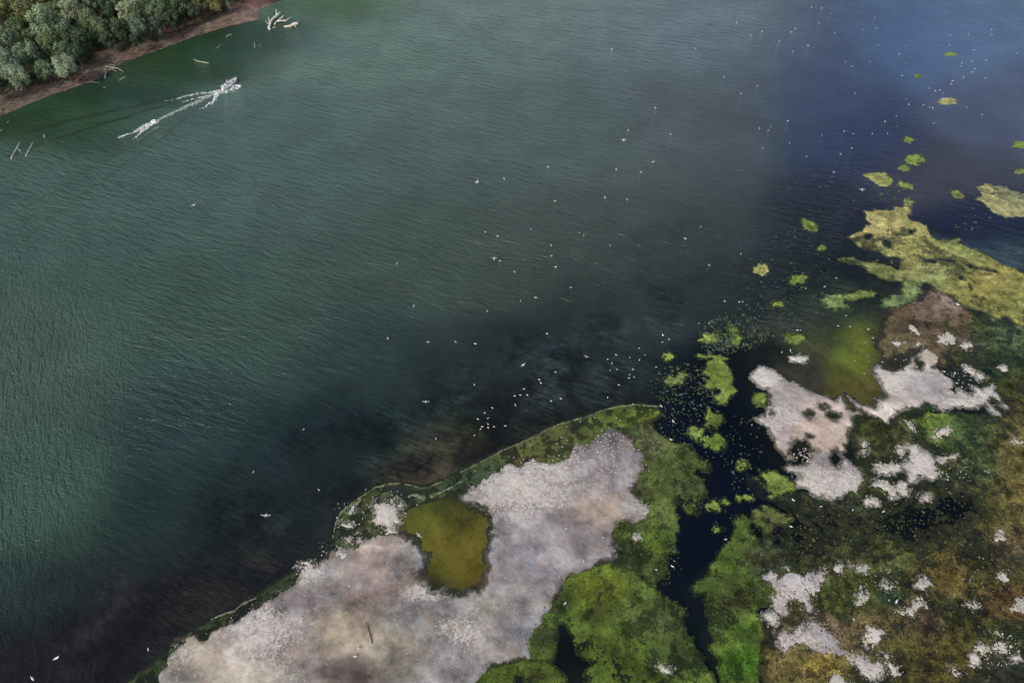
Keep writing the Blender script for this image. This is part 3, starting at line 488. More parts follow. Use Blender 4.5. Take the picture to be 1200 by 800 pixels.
def scatter_mesh(name, parts, mat, smin, smax, zr, lo, hi, tilt, label, cat, seed, lift=None):
    g = np.random.default_rng(seed); x = np.concatenate([p[0] for p in parts]); y = np.concatenate([p[1] for p in parts]); z = np.concatenate([p[2] for p in parts]); c = np.concatenate([p[3] for p in parts]); N = len(x)
    P = np.stack([x, y, z+g.random(N)**2*zr+.01], -1); nr = g.normal(size=(N, 3))*tilt; nr[:, 2] = 1; nr /= np.linalg.norm(nr, axis=1)[:, None]
    t1 = np.cross(nr, g.normal(size=(N, 3))); t1 /= np.linalg.norm(t1, axis=1)[:, None]; t2 = np.cross(nr, t1); s_ = (smin+(smax-smin)*g.random(N)**2.5)[:, None]
    V = np.stack([P-t1*s_, P-t2*s_*.6, P+t1*s_*1.1, P+t2*s_*.7], 1).reshape(-1, 3)
    me = bpy.data.meshes.new(name); me.vertices.add(N*4); me.vertices.foreach_set('co', V.reshape(-1).astype(np.float32)); me.loops.add(N*4); me.loops.foreach_set('vertex_index', np.arange(N*4, dtype=np.int32))
    me.polygons.add(N); me.polygons.foreach_set('loop_start', np.arange(0, N*4, 4, dtype=np.int32)); me.polygons.foreach_set('loop_total', np.full(N, 4, np.int32)); me.update(calc_edges=True)
    if lift is not None: c = c*.35 + np.asarray(lin(lift))*.65
    k = (lo+(hi-lo)*g.random(N))[:, None]; c = np.clip(c*k, 0, .85)
    a = me.attributes.new('tone', 'FLOAT_COLOR', 'POINT'); a.data.foreach_set('color', np.repeat(np.concatenate([c, np.ones((N, 1))], 1), 4, 0).reshape(-1).astype(np.float32)); me.materials.append(mat)
    o = bpy.data.objects.new(name, me); col.objects.link(o); tag(o, label, cat, None, 'stuff'); return o
def tone_mat(name):
    m, t, out = newmat(name); b = NB(t); d = b.n('BsdfDiffuse', {'Color': b.attr('tone')}); t.links.new(d.outputs[0], out.inputs[0]); return m
M_tone = tone_mat('loose_leaf'); M_tone2 = tone_mat('crumb')
scatter_mesh('weed_leaves', SCAT['leaf'], M_tone, .05, .24, .16, .35, 1.35, .55, 'loose leaves and tufts standing out of the weed and algae beds', 'weed', 71)
scatter_mesh('crust_crumbs', SCAT['crust'], M_tone2, .03, .16, .05, .55, 1.1, .35, 'whitish crumbs of dried crust lying on and around the mud bars', 'crust', 72, (206, 200, 194))
# flecks of loose algae and floating debris
def flecks(name, spots, mat, label, cat='debris', z=.02):
    mb = MB(); r = random.Random(5)
    for (u, v, ru, rv, n, smin, smax) in spots:
        for k in range(n):
            t_ = r.uniform(0, 2*pi); q = math.sqrt(r.random())
            x, y, _ = at(u+ru*q*math.cos(t_), v+rv*q*math.sin(t_)); s = r.uniform(smin, smax)*(.62 if r.random() < .85 else 1.2)
            m_ = 7; ring = []
            ra = r.uniform(0, pi)
            for j in range(m_):
                a = 2*pi*j/m_; rad = s*r.uniform(.45, 1.2); px, py = rad*math.cos(a)*1.4, rad*math.sin(a)
                ring.append((x+px*math.cos(ra)-py*math.sin(ra), y+px*math.sin(ra)+py*math.cos(ra)))
            mb.cm = r.randrange(len(mat))
            mb.add([(a, b_, z+.01) for a, b_ in ring]+[(a, b_, -.06) for a, b_ in ring]+[(x, y, z+.04)],
                   [(j, (j+1) % m_, 2*m_) for j in range(m_)]+[(j+m_, (j+1) % m_+m_, (j+1) % m_, j) for j in range(m_)])
    o = mb.build(name, mat); tag(o, label, cat, None, 'stuff'); return o
F1 = plain('fleck_green', lin((78, 92, 56)), .9, .3); F2 = plain('fleck_grey', lin((72, 86, 82)), .9, .3); F3 = plain('fleck_olive', lin((56, 68, 42)), .9, .3)
flecks('algae_flecks', [(860,390,42,22,420,.10,.40),(845,405,22,12,120,.1,.4),(800,450,40,25,220,.10,.36),(920,350,50,25,160,.08,.3),(810,520,40,60,120,.08,.25),(1055,228,26,12,40,.25,.55),(940,300,50,35,90,.12,.3),(1040,310,30,8,14,.2,.4),(810,470,40,20,70,.12,.35),(870,530,25,50,80,.12,.3),(1150,255,40,18,30,.2,.4),(1090,160,70,40,40,.15,.4),(900,300,70,60,60,.1,.25),(960,220,50,40,30,.12,.3),(800,500,30,25,60,.12,.3),(850,620,12,40,10,.1,.25),(890,380,50,25,90,.1,.28),(1010,400,60,30,30,.1,.2)], [F1, F2, F3], 'loose flecks of green and grey algae drifting between the mats')
flecks('weed_tufts', [(1060,640,130,90,1500,.06,.22),(1000,600,110,30,500,.06,.2),(1120,520,70,50,220,.1,.28),(760,660,40,30,120,.1,.25),(1150,740,50,55,220,.1,.26),(940,640,40,30,120,.1,.26)], [F3, plain('tuft_dark', lin((30, 38, 22)), .9), plain('tuft_straw', lin((96, 94, 54)), .9)], 'small tufts of dark and straw coloured weed over the flats', 'weed')
flecks('shell_litter', [(1060,420,60,40,60,.08,.2),(1120,550,40,15,60,.08,.2),(1040,690,40,30,50,.07,.18),(1170,760,25,20,70,.08,.2),(945,533,16,8,60,.08,.2),(1150,680,40,30,40,.07,.15),(455,602,22,18,150,.04,.10),(368,664,16,10,90,.04,.11),(400,640,30,10,60,.04,.1),(412,600,25,20,26,.05,.12),(225,762,14,10,90,.04,.09),(320,730,50,40,200,.03,.09),(610,560,50,25,300,.03,.09),(1120,445,25,14,60,.08,.22)], [plain('crust_white', lin((206, 200, 190)), .9), plain('crust_grey', lin((168, 162, 156)), .9)], 'scattered crumbs of whitish crust around the islets', 'crust')
# foam line on the outer edge of the algae rim
def foam_mat(name, c, a0, a1):
    m, t, out = newmat(name); b = NB(t)
    k = b.ramp(b.noise(1.9, 5, .7), .40, .60, a0, a1)
    d = b.n('BsdfDiffuse', {'Color': tuple(c)+(1,)}).outputs[0]; tr_ = b.n('BsdfTransparent').outputs[0]
    t.links.new(b.n('MixShader', {0: k, 1: tr_, 2: d}).outputs[0], out.inputs[0]); return m
M_foam = foam_mat('foam', (.80, .84, .84), .05, .95); M_foam2 = foam_mat('foam_thin', (.60, .68, .64), .1, .65)
def ribbon(name, pts, wd, seed, th, z=.03, step=.12, mat=None, lum=.1):
    P = [np.array(at(*p)[:2]) for p in pts]; a = np.array(P); lo = a.min(0)-2; hi = a.max(0)+2
    gx = np.arange(lo[0], hi[0], step); gy = np.arange(lo[1], hi[1], step); X, Y = np.meshgrid(gx, gy); D = np.full(X.shape, 1e9); T = np.zeros(X.shape)
    n = len(P)-1
    for i in range(n):
        (ax, ay), (bx, by) = P[i], P[i+1]; ex, ey = bx-ax, by-ay; L = ex*ex+ey*ey
        t_ = np.clip(((X-ax)*ex+(Y-ay)*ey)/L, 0, 1); d = np.hypot(X-ax-t_*ex, Y-ay-t_*ey); k = d < D; D = np.where(k, d, D); T = np.where(k, (i+t_)/n, T)
    wv = wd[0]+(wd[1]-wd[0])*T; s = (1-D/wv) + (fbm(X, Y, .9, 4, seed, .7))*.9 - th[0]-(th[1]-th[0])*T
    s = np.where(D > wv*1.6, -1, s)
    Z = np.where(s > 0, z+lum*np.minimum(s, 1)+.03*fbm(X, Y, .4, 2, seed+4), -.08)
    return (X, Y, Z, s > 0)
def foam_obj(name, parts, mat, label, cat):
    vs = []; fs = []; n = 0
    for X, Y, Z, K in parts:
        ny, nx = X.shape; i = np.arange(ny*nx).reshape(ny, nx); q = np.stack([i[:-1, :-1], i[:-1, 1:], i[1:, 1:], i[1:, :-1]], -1).reshape(-1, 4)
        k = (K[:-1, :-1] & K[:-1, 1:] | K[1:, 1:] & K[1:, :-1]).reshape(-1); q = q[k]; used = np.zeros(ny*nx, bool); used[q.reshape(-1)] = True
        mp = np.cumsum(used)-1; co = np.stack([X, Y, Z], -1).reshape(-1, 3)[used]; vs.append(co); fs.append(mp[q]+n); n += len(co)
    vs = np.concatenate(vs); fs = np.concatenate(fs); o = mesh_obj(name, vs.tolist(), fs.tolist(), mat, None, True)
    tag(o, label, cat, None, 'stuff'); return o
M_scum = plain('scum', lin((104, 114, 88)), .9, .3, 2)
foam_obj('scum_line', [ribbon('a', RIMO[18:26], (.35, .35), 3, (.5, .5)), ribbon('a', RIMO[25:], (.2, .2), 4, (.45, .35)), ribbon('a', RIMO[8:13], (.2, .2), 5, (.1, .3)), ribbon('a', [(505,582),(520,575),(535,567),(548,560)], (.3, .3), 6, (.45, .45)),
    ribbon('a', [(397,613),(405,604),(414,592),(422,586)], (.35, .5), 7, (.4, .4)), ribbon('a', [(480,581),(488,580),(495,583)], (.5, .5), 9, (.3, .3))], M_scum, 'thin pale scum line tracing the outer edge of the green algae fringe', 'scum')

# ------------------------------------------------------------ far bank
SHORE = [(-400,330),(-150,215),(-60,165),(0,136),(20,128),(50,115),(80,105),(110,95),(133,79),(150,72),(187,58),(227,43),(260,33),(283,27),(302,22),(304,16),(300,12),(320,4),(345,-10),(400,-50),(520,-110),(700,-180)]
SW = wp(SHORE) ; BP = SW + [(2500, 4000), (-3500, 4000), (-3500, 100)]
xs = axis(-330, 60, .8, 3400, 1.3); ys = np.concatenate([np.arange(95, 330, .8), 330+np.cumsum(.8*1.18**np.arange(1, 36))])
xs = xs[(xs > -3300) & (xs < 2400)]; ys = ys[ys < 3900]
X, Y = np.meshgrid(xs, ys)
s = sdf(BP, X, Y) + .9*fbm(X, Y, 6, 4, 41)
Z = np.where(s > 0, np.minimum(s*.22, .9+s*.035), s*.35) + np.clip(s, 0, 1)*.15*fbm(X, Y, 3, 4, 42); Z = np.minimum(Z, 9+s*.004)
px, py, _ = at(145, 76); pd = np.hypot((X-px)/4.6, (Y-py+ .25*(X-px))/3.4); Z = Z - 1.1*np.exp(-pd**4)
tone = splat(X, Y, (44, 44, 34), [(292,18,14,(134,116,106),6),(20,120,40,(108,98,86),9),(70,104,30,(108,92,82),8),(110,90,20,(98,84,74),8),(130,70,20,(98,82,74),10),(165,60,25,(98,86,74),8),(210,45,30,(102,90,78),8),(260,30,30,(110,98,84),9),(292,18,20,(140,112,104),8),(275,5,20,(96,62,60),6),(200,40,25,(96,66,64),6),(135,85,10,(120,118,94),5),(100,75,14,(56,56,50))], 3, 43, .1)
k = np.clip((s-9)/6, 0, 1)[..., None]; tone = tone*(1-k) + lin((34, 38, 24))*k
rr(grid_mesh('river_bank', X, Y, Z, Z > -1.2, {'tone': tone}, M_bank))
M_lit = plain('litter_wood', lin((148, 132, 120)), .9, .25, 1.5)
mb = MB(); r = random.Random(9)
shp = [Vector(at(u, v)) for u, v in SHORE[3:16]]
for k in range(900):
    i = r.randrange(len(shp)-1); p = shp[i].lerp(shp[i+1], r.random()); inl = r.uniform(-.3, 5)**1; d = (shp[i+1]-shp[i]).normalized(); nrm = Vector((-d.y, d.x, 0))
    c = p + nrm*inl; zz = max(.02, min(inl*.22, .9+inl*.035))+.12
    a = math.atan2(d.y, d.x)+r.gauss(0, .5); L = r.uniform(.4, 2.4); rd = r.uniform(.03, .09)
    e = Vector((math.cos(a), math.sin(a), r.uniform(-.1, .2)))*L/2
    mb.tube([c-e+Vector((0, 0, zz)), c+Vector((0, 0, zz+.03)), c+e+Vector((0, 0, zz))], [rd, rd*.9, rd*.5], 4)
tag(mb.build('branch_litter', M_lit), 'litter of pale broken twigs along the brown far bank', 'twigs', None, 'stuff')

# ------------------------------------------------------------ trees
def leaf_mat():
    m, t, out = newmat('leaves'); b = NB(t)
    oc = b.n('ObjectInfo').outputs['Color']; lt = b.attr('leaf', 'Fac')
    c = b.mix(1.0, oc, b.mix(lt, (.72, .72, .72), (1.3, 1.3, 1.22)), 'MULTIPLY')
    d = b.n('BsdfDiffuse', {'Color': c}).outputs[0]; tl = b.n('BsdfTranslucent', {'Color': c}).outputs[0]
    g = b.n('BsdfGlossy', {'Color': (1, 1, 1, 1), 'Roughness': .5}).outputs[0]
    x = b.n('MixShader', {0: .22, 1: d, 2: tl}).outputs[0]; x = b.n('MixShader', {0: .04, 1: x, 2: g}).outputs[0]
    t.links.new(x, out.inputs[0]); return m
M_leaf = leaf_mat(); M_bark = plain('bark', lin((92, 80, 66)), .9, .3, 4)
def crown_mesh(seed, N=5200):
    g = np.random.default_rng(seed); lobes = []
    for i in range(30):
        a = g.uniform(0, 2*pi); q = g.uniform(.1, 1.18)**.6; zz = g.uniform(-.45, .95)
        rr_ = q*.62*math.sqrt(max(.12, 1-(zz*.85)**2)); lobes.append((rr_*math.cos(a), rr_*math.sin(a), zz*.62, g.uniform(.15, .34)))
    L = np.array(lobes); pick = g.integers(0, len(L), N); d = g.normal(size=(N, 3)); d[:, 2] = d[:, 2]*.9+.25; d /= np.linalg.norm(d, axis=1)[:, None]
    rad = L[pick, 3]*(1-.35*g.random(N)**2)*(1+.12*g.normal(size=N)); P = L[pick, :3] + d*rad[:, None]
    nrm = d + g.normal(size=(N, 3))*.45; nrm /= np.linalg.norm(nrm, axis=1)[:, None]
    t1 = np.cross(nrm, g.normal(size=(N, 3))); t1 /= np.linalg.norm(t1, axis=1)[:, None]; t2 = np.cross(nrm, t1)
    s = g.uniform(.028, .055, N)[:, None]
    V = np.stack([P-t1*s, P-t2*s*.6, P+t1*s*1.2, P+t2*s*.6], 1).reshape(-1, 3)
    me = bpy.data.meshes.new('crown'); me.from_pydata([], [], []); me.vertices.add(len(V)); me.vertices.foreach_set('co', V.reshape(-1).astype(np.float32))
    me.loops.add(N*4); me.loops.foreach_set('vertex_index', np.arange(N*4, dtype=np.int32)); me.polygons.add(N)
    me.polygons.foreach_set('loop_start', np.arange(0, N*4, 4, dtype=np.int32)); me.polygons.foreach_set('loop_total', np.full(N, 4, np.int32)); me.update(calc_edges=True)
    lf = np.repeat(np.clip(g.normal(.5, .25, N) + (L[pick, 0]*3.1 % 1-.5)*.3, 0, 1), 4)
    a = me.attributes.new('leaf', 'FLOAT', 'POINT'); a.data.foreach_set('value', lf.astype(np.float32)); me.materials.append(M_leaf); return me, L
CR = [crown_mesh(300+i) for i in range(7)]
TR = []
for i, (me, L) in enumerate(CR):
    mb = MB(); mb.tube([(0, 0, -.95), (.02, .01, -.5), (0, .03, 0), (.02, 0, .35)], [.05, .042, .03, .012], 7)
    for l in L[:9]: mb.tube([(0, 0, -.45+.1*(l[2])), (l[0]*.5, l[1]*.5, l[2]*.5-.05), (l[0], l[1], l[2])], [.022, .015, .006], 5)
    o = mb.build('trunk', M_bark); TR.append(o.data); bpy.data.objects.remove(o)
PAL = lin((154, 168, 140)); MID = lin((106, 126, 90)); DRK = lin((66, 86, 64)); OLV = lin((116, 122, 78)); GRY = lin((114, 136, 112))
TREES = [(4,78,15,PAL),(22,90,12,PAL),(8,52,15,GRY),(34,66,13,GRY),(53,84,10,GRY),(76,80,12,PAL),(54,30,17,PAL),(29,20,14,OLV),(8,14,14,OLV),(60,54,12,MID),(78,38,12,GRY),(84,12,13,PAL),(90,64,10,DRK),(74,62,10,MID),(103,26,12,MID),(118,34,11,MID),(110,6,12,GRY),(133,10,12,DRK),(150,14,12,PAL),(142,34,11,DRK),(162,32,11,GRY),(170,10,11,MID),(186,14,11,MID),(182,32,9,DRK),(203,24,9,DRK),(212,8,10,MID),(228,14,8,DRK),(236,3,9,OLV),(252,5,8,OLV),(266,3,7,MID),(160,48,7,DRK),(40,46,10,MID),(20,38,12,MID),(96,46,10,DRK),(128,48,8,DRK),(70,14,11,MID),(45,8,12,OLV),(197,2,10,DRK),
 (-18,100,14,PAL),(-25,60,16,MID),(-20,25,16,MID),(-60,90,16,DRK),(-60,40,17,MID),(10,-12,14,OLV),(40,-14,14,MID),(70,-12,13,MID),(98,-14,13,DRK),(125,-14,13,MID),(155,-13,12,DRK),(180,-14,12,MID),(208,-14,11,MID),(235,-13,10,DRK),(260,-15,10,MID),(285,-20,10,MID),(310,-30,10,DRK),(-30,-10,16,DRK),(-100,110,18,MID),(50,-38,14,MID),(120,-38,13,MID),(190,-38,13,DRK),(250,-40,12,MID)]
TLAB = ['pale silvery green willow at the left edge closest to the water','pale rounded tree just above the bank near the left edge','grey green tree at the left edge behind the pale willow','grey green tree second from the left edge','small grey green tree leaning over the brown bank','bright pale bushy tree standing forward on the bank','tallest pale green tree in the middle of the left wood','olive tree near the upper left corner','yellowish olive tree in the very upper left corner','mid green tree under the tallest pale one','grey green tree right of the tallest pale one','pale tree at the top edge of the left wood']
ROWS = [[], [], [], [], [], []]
def row_of(u, v): return 5 if u < 0 else 4 if v < 0 else 0 if v < 11 else 1 if v < 27 else 2 if v < 50 else 3
for q in sorted(TREES, key=lambda q: q[0]): ROWS[row_of(q[0], q[1])].append(q[:2])
ORD = ['first', 'second', 'third', 'fourth', 'fifth', 'sixth', 'seventh', 'eighth', 'ninth', 'tenth', 'eleventh', 'twelfth', 'thirteenth', 'fourteenth', 'fifteenth', 'sixteenth', 'seventeenth', 'eighteenth', 'nineteenth']
RN = ['in the top row of the wood', 'in the second row of the wood', 'in the middle row of the wood', 'in the front row along the bank', 'beyond the top edge', 'beyond the left edge']
for i, (u, v, rp, tn) in enumerate(TREES):
    sc0 = 120/math.sin(max(.3, PITCH + math.atan((v-400)/F)))*math.cos(math.atan((v-400)/F))/F
    rad = rp*sc0*1.28; hh = rad*1.25
    x, y, z = at(u, v, hh*1.05+1.2)
    gz = 1.2
    t0 = empty('tree', (x, y, gz), 0)
    rz = random.uniform(0, 2*pi); sx = rad*random.uniform(.95, 1.1); sz = hh
    k = i % 7; c = bpy.data.objects.new('crown', CR[k][0]); tr = bpy.data.objects.new('trunk', TR[k])
    for q in (c, tr): col.objects.link(q); q.parent = t0; q.location = (0, 0, hh*.98); q.scale = (sx, sx, sz); q.rotation_euler = (0, 0, rz)
    j = random.uniform(.85, 1.15); c.color = (tn[0]*j*random.uniform(.92, 1.08), tn[1]*j, tn[2]*j*random.uniform(.9, 1.1), 1)
    kind = 'pale silver green' if tn is PAL else 'grey green' if tn is GRY else 'olive' if tn is OLV else 'dark green' if tn is DRK else 'mid green'
    w_ = row_of(u, v); lab = TLAB[i] if i < len(TLAB) else kind+' tree, '+ORD[ROWS[w_].index((u, v))]+' from the left '+RN[w_]
    tag(t0, lab, 'tree', 'trees of the wood on the far bank')
# shrubby undergrowth
g = np.random.default_rng(5); mbv = []; cnt = 0
M_und = M_leaf
und = bpy.data.meshes.new('undergrowth'); N = 26000
line = np.array([s_[:2] for s_ in [at(u, v) for u, v in [(-60,140),(0,112),(20,106),(50,98),(85,92),(100,74),(120,56),(160,50),(200,40),(240,28),(275,8),(300,-8)]]])
seg = g.integers(0, len(line)-1, N); tt = g.random(N)[:, None]; base = line[seg]*(1-tt)+line[seg+1]*tt
dd = line[seg+1]-line[seg]; dd /= np.linalg.norm(dd, axis=1)[:, None]; nn = np.stack([-dd[:, 1], dd[:, 0]], 1)
off = g.uniform(-2.8, 22, N)[:, None]; P2 = base + nn*off; hgt = (1.0+1.3*fbm(P2[:, 0], P2[:, 1], 3, 3, 7))*g.random(N)**.5
P = np.concatenate([P2, (1.0+off[:, 0]*.03+np.clip(hgt, -.3, 3))[:, None]], 1)
nrm = g.normal(size=(N, 3)); nrm[:, 2] += 1; nrm /= np.linalg.norm(nrm, axis=1)[:, None]
t1 = np.cross(nrm, g.normal(size=(N, 3))); t1 /= np.linalg.norm(t1, axis=1)[:, None]; t2 = np.cross(nrm, t1); ss = g.uniform(.15, .35, N)[:, None]
Vv = np.stack([P-t1*ss, P-t2*ss*.6, P+t1*ss, P+t2*ss*.6], 1).reshape(-1, 3)
und.from_pydata(Vv.tolist(), [], np.arange(N*4).reshape(-1, 4).tolist()); a = und.attributes.new('leaf', 'FLOAT', 'POINT'); a.data.foreach_set('value', np.repeat(g.random(N), 4).astype(np.float32)); und.materials.append(M_leaf)
uo = bpy.data.objects.new('undergrowth', und); col.objects.link(uo); uo.color = tuple(lin((58, 72, 46)))+(1,)
tag(uo, 'dense dark undergrowth beneath the trees of the far bank', 'undergrowth', None, 'stuff')

# ------------------------------------------------------------ driftwood
M_drift = plain('driftwood', lin((196, 196, 184)), .85, .15, 2.5); M_drift2 = plain('driftwood_grey', lin((150, 152, 134)), .85, .2, 2.5)
def wood(name, limbs, label, cat, mat=M_drift, group=None):
    o0 = None; root = Vector(at(*limbs[0][0][0][:2])); root.z = 0
    t0 = empty(name, root)
    for i, (pts, r0, r1) in enumerate(limbs):
        mb = MB(); w_ = []
        for j, p in enumerate(pts):
            q = Vector(at(p[0], p[1], p[2] if len(p) > 2 else .12)); w_.append(q-root)
        W2 = []                                    # extra bends so the limbs are not ruler straight
        for j in range(len(w_)-1):
            W2.append(w_[j]); L = (w_[j+1]-w_[j]).length
            W2.append(w_[j].lerp(w_[j+1], .5)+Vector((random.uniform(-1, 1), random.uniform(-1, 1), random.uniform(-.5, .5)))*L*.05)
        W2.append(w_[-1]); n = len(W2)
        mb.tube(W2, [r0+(r1-r0)*k/(n-1) for k in range(n)], 7)
        mb.build('trunk' if i == 0 else 'branch', mat, t0, True)
    return tag(t0, label, cat, group)
wood('dead_tree', [([(315,33,.1),(317,27,.5),(320,22,.9),(325,18,1.2),(328.5,15,1.4)], .48, .40), ([(324,18.5,1.1),(324,15,1.8),(323.5,11,2.4)], .32, .16), ([(317,27,.5),(315,24,1.1),(314.5,20,1.8)], .22, .08), ([(316,29,.4),(313,27,.6),(311,24,.9)], .18, .06)], 'bleached dead tree with a stubby fork sticking out of the water by the bank tip', 'dead tree')
wood('dead_tree', [([(321.5,29,.1),(325,25,.5),(329,21.5,.9),(332.5,18.5,1.3)], .30, .26), ([(325,25,.5),(330,24.5,.8),(335,24,1.0),(341,20,1.5)], .28, .10), ([(331,24.6,.8),(336,25.2,.9)], .16, .07)], 'bleached dead tree with three splayed limbs right of the stubby fork', 'dead tree')
wood('drift_log', [([(333,31.5,.05),(340,30.5,.35),(345,28.5,.5),(349.5,27.5,.5)], .24, .55), ([(340,30,.3),(343,28,.6),(348,26.5,.6)], .2, .35), ([(345,29,.3),(347,32,.1)], .2, .12), ([(338,30,.3),(341,32.5,.1)], .15, .1)], 'thick pale root stump drifting farthest right of the dead trees', 'driftwood')
wood('drift_log', [([(314.5,34.5,.1),(317.5,34,.2)], .36, .28), ([(314.5,33,.1),(316.5,32.2,.2)], .22, .16)], 'short pale stub in the water below the forked dead tree', 'driftwood')
wood('drift_log', [([(320,33,.1),(321.5,31.5,.25),(323,32.8,.1)], .30, .22)], 'small curved grey knuckle of wood beside the short pale stub', 'driftwood', M_drift2)
wood('drift_log', [([(227,70,.08),(232,72,.12),(238,73,.14),(245,74,.1)], .14, .24)], 'long pale log floating between the boat and the bank', 'driftwood', M_drift2)
wood('drift_log', [([(254.5,56.5,.08),(257,54,.12),(259,52.5,.1)], .16, .12)], 'short stick tilted up to the right above the boat', 'driftwood', M_drift2)
wood('drift_log', [([(265,43.5,.08),(268,41.5,.14),(271.5,40.5,.1)], .18, .24)], 'short pale log close under the brown bank', 'driftwood', M_drift2)
wood('snag', [([(298.5,57,0),(298.3,53,.4),(298,49.5,1.1)], .14, .07), ([(298.5,55,.1),(301,53.5,.3)], .09, .05), ([(303,54.5,0),(305,52.5,.4)], .1, .06)], 'thin branching twig poking out of open water below the dead trees', 'snag', M_drift2)
wood('drift_log', [([(140,94.5,.08),(143.5,91.8,.12),(147.5,90.5,.1)], .14, .22)], 'short log floating just off the root tangle of the little bay', 'driftwood', M_drift2)
wood('root_tangle', [([(123.5,92,.1),(124.2,86,.4),(124.8,80,.6)], .26, .20), ([(132,79.5,.5),(138,80,.4),(141,82,.25),(145,85,.05)], .22, .08), ([(120,77,.6),(127,78.5,.7),(133,79,.5)], .15, .18), ([(130,80,.5),(134,83,.2),(137,84,.1)], .16, .08), ([(121,80,.5),(126,82,.4),(131,81,.5)], .1, .14), ([(133,79,.5),(135,74,.9),(133,72,1.1)], .12, .05)], 'pale tangle of roots and branches spilling from the little bay into the river', 'driftwood', M_drift2)
wood('leaning_pole', [([(13,186.5,0),(17,178,.4),(23.5,166,1.2)], .15, .11), ([(19.5,172,.6),(22,175.5,.3),(25,179,.05)], .09, .06)], 'leaning pole with a side prop, left one of the pair in open water', 'pole', M_drift)
wood('leaning_pole', [([(30,183.5,0),(33.5,176,.5),(38.5,166,1.2)], .13, .09)], 'plain leaning pole, right one of the pair in open water', 'pole', M_drift)
wood('stump', [([(52,161.5,0),(52.3,157.5,.9)], .18, .12), ([(50.8,160,0),(51,158.5,.4)], .1, .07)], 'short stub sticking up just inside the boat wake line', 'stump', M_drift2)
wood('drift_log', [([(8.5,144,.08),(11,141.5,.1)], .12, .1)], 'tiny pale stick close under the left end of the bank', 'driftwood', M_drift2)
wood('drift_log', [([(0,153.5,.08),(3.5,151.5,.1)], .1, .1)], 'tiny pale stick at the left edge just below the bank', 'driftwood', M_drift2)
wood('drift_log', [([(121,103,.08),(124,102,.1)], .12, .1)], 'tiny floating stick left of the root tangle', 'driftwood', M_drift2)
wood('drift_log', [([(105,95.5,.3),(110,96.5,.2),(117,96.5,.1)], .16, .08)], 'thin branch lying off the bank left of the root tangle', 'driftwood', M_drift2)
wood('dead_branch', [([(436,753.5,.42),(434,745,.5),(431,735,.62),(429.5,729,.7)], .09, .05), ([(431.5,736,.6),(434.5,730,.75)], .05, .02), ([(434,745,.5),(437,741,.6)], .05, .02), ([(430,731,.7),(427,728,.75)], .04, .015)], 'grey forked dead branch lying on the big mud bar', 'branch', plain('branch_dark', lin((92, 82, 70)), .9, .3, 4))
wood('plank', [([(927,382.5,.05),(937,387.5,.08),(948,396,.05)], .07, .05)], 'thin dark pole lying across the shallows above the yellow pool', 'pole', plain('dark_pole', lin((40, 36, 30)), .9))
wood('plank', [([(1069,379,.12),(1080,393,.12),(1091,406,.12),(1099,416,.12)], .10, .06)], 'long thin stick lying across the mud above the pink topped islet', 'pole', plain('pole_brown', lin((66, 58, 44)), .9))

# ------------------------------------------------------------ motorboat
M_hull = plain('boat_white', (.80, .81, .82), .25, .04, 2, .5); M_deck = plain('boat_deck', (.50, .52, .54), .6, .08, 3); M_dark = plain('boat_dark', (.03, .035, .04), .35, .2, 3, .5); M_glass = plain('boat_screen', (.05, .07, .09), .08, .1, 2, .8)
M_seat = plain('boat_seat', (.68, .68, .66), .5, .05, 3); M_steel = plain('boat_steel', (.6, .6, .62), .25, .1, 3, .5, 1.0)
sw = Vector(at(259.5, 106.5)); bw_ = Vector(at(278.5, 94.5)); hd = math.atan2(bw_.y-sw.y, bw_.x-sw.x); BL = 7.4
mid = (sw+bw_)/2
boat = empty('motorboat', (mid.x, mid.y, 0), hd); tag(boat, 'white open motorboat heading right with foam at its bow and stern', 'boat')
st = [(-1.0, .95, .78), (-.8, 1.05, .80), (-.4, 1.14, .82), (0, 1.15, .86), (.35, 1.05, .93), (.62, .82, 1.0), (.82, .50, 1.08), (.95, .22, 1.14), (1.0, .04, 1.16)]
def hullv(k=1.0, keel=True):
    vs = []
    for (x, hw, zt) in st: 
        X_ = x*BL/2; kz = -.35 + max(0, x-.4)**2*2.2
        vs.append([(X_, -hw*k, zt), (X_-.05*hw, -hw*.86*k, .10+kz*.2), (X_-.1, 0, kz), (X_-.05*hw, hw*.86*k, .10+kz*.2), (X_, hw*k, zt)])
    return vs
hv = hullv(); mb = MB(); vs = [v for ring in hv for v in ring]; fs = []
for i in range(len(hv)-1):
    for j in range(4): a = i*5+j; fs.append((a, a+5, a+6, a+1))
fs.append((0, 1, 2, 3, 4)); mb.add(vs, fs)
for i in range(len(st)-1):                       # gunwale
    for sgn in (-1, 1):
        (x0, h0, z0), (x1, h1, z1) = st[i], st[i+1]; a = (x0*BL/2, sgn*h0, z0); b2 = (x1*BL/2, sgn*h1, z1)
        c0 = (x0*BL/2, sgn*max(0, h0-.2), z0+.03); c1 = (x1*BL/2, sgn*max(0, h1-.2), z1+.03)
        mb.add([a, b2, c1, c0], [(0, 1, 2, 3)] if sgn < 0 else [(3, 2, 1, 0)])
        d0 = (c0[0], c0[1], .45); d1 = (c1[0], c1[1], .45 if x1 < .8 else z1); mb.add([c0, c1, d1, d0], [(0, 1, 2, 3)])
mb.build('hull', M_hull, boat)
mb = MB(); fl = [(x*BL/2, (h_-.19)) for x, h_, z_ in st[:7]]; pts = [(x, -h_, .46) for x, h_ in fl]+[(x, h_, .46) for x, h_ in fl[::-1]]; mb.add(pts, [tuple(range(len(pts)))]); mb.build('floor', M_dark, boat)
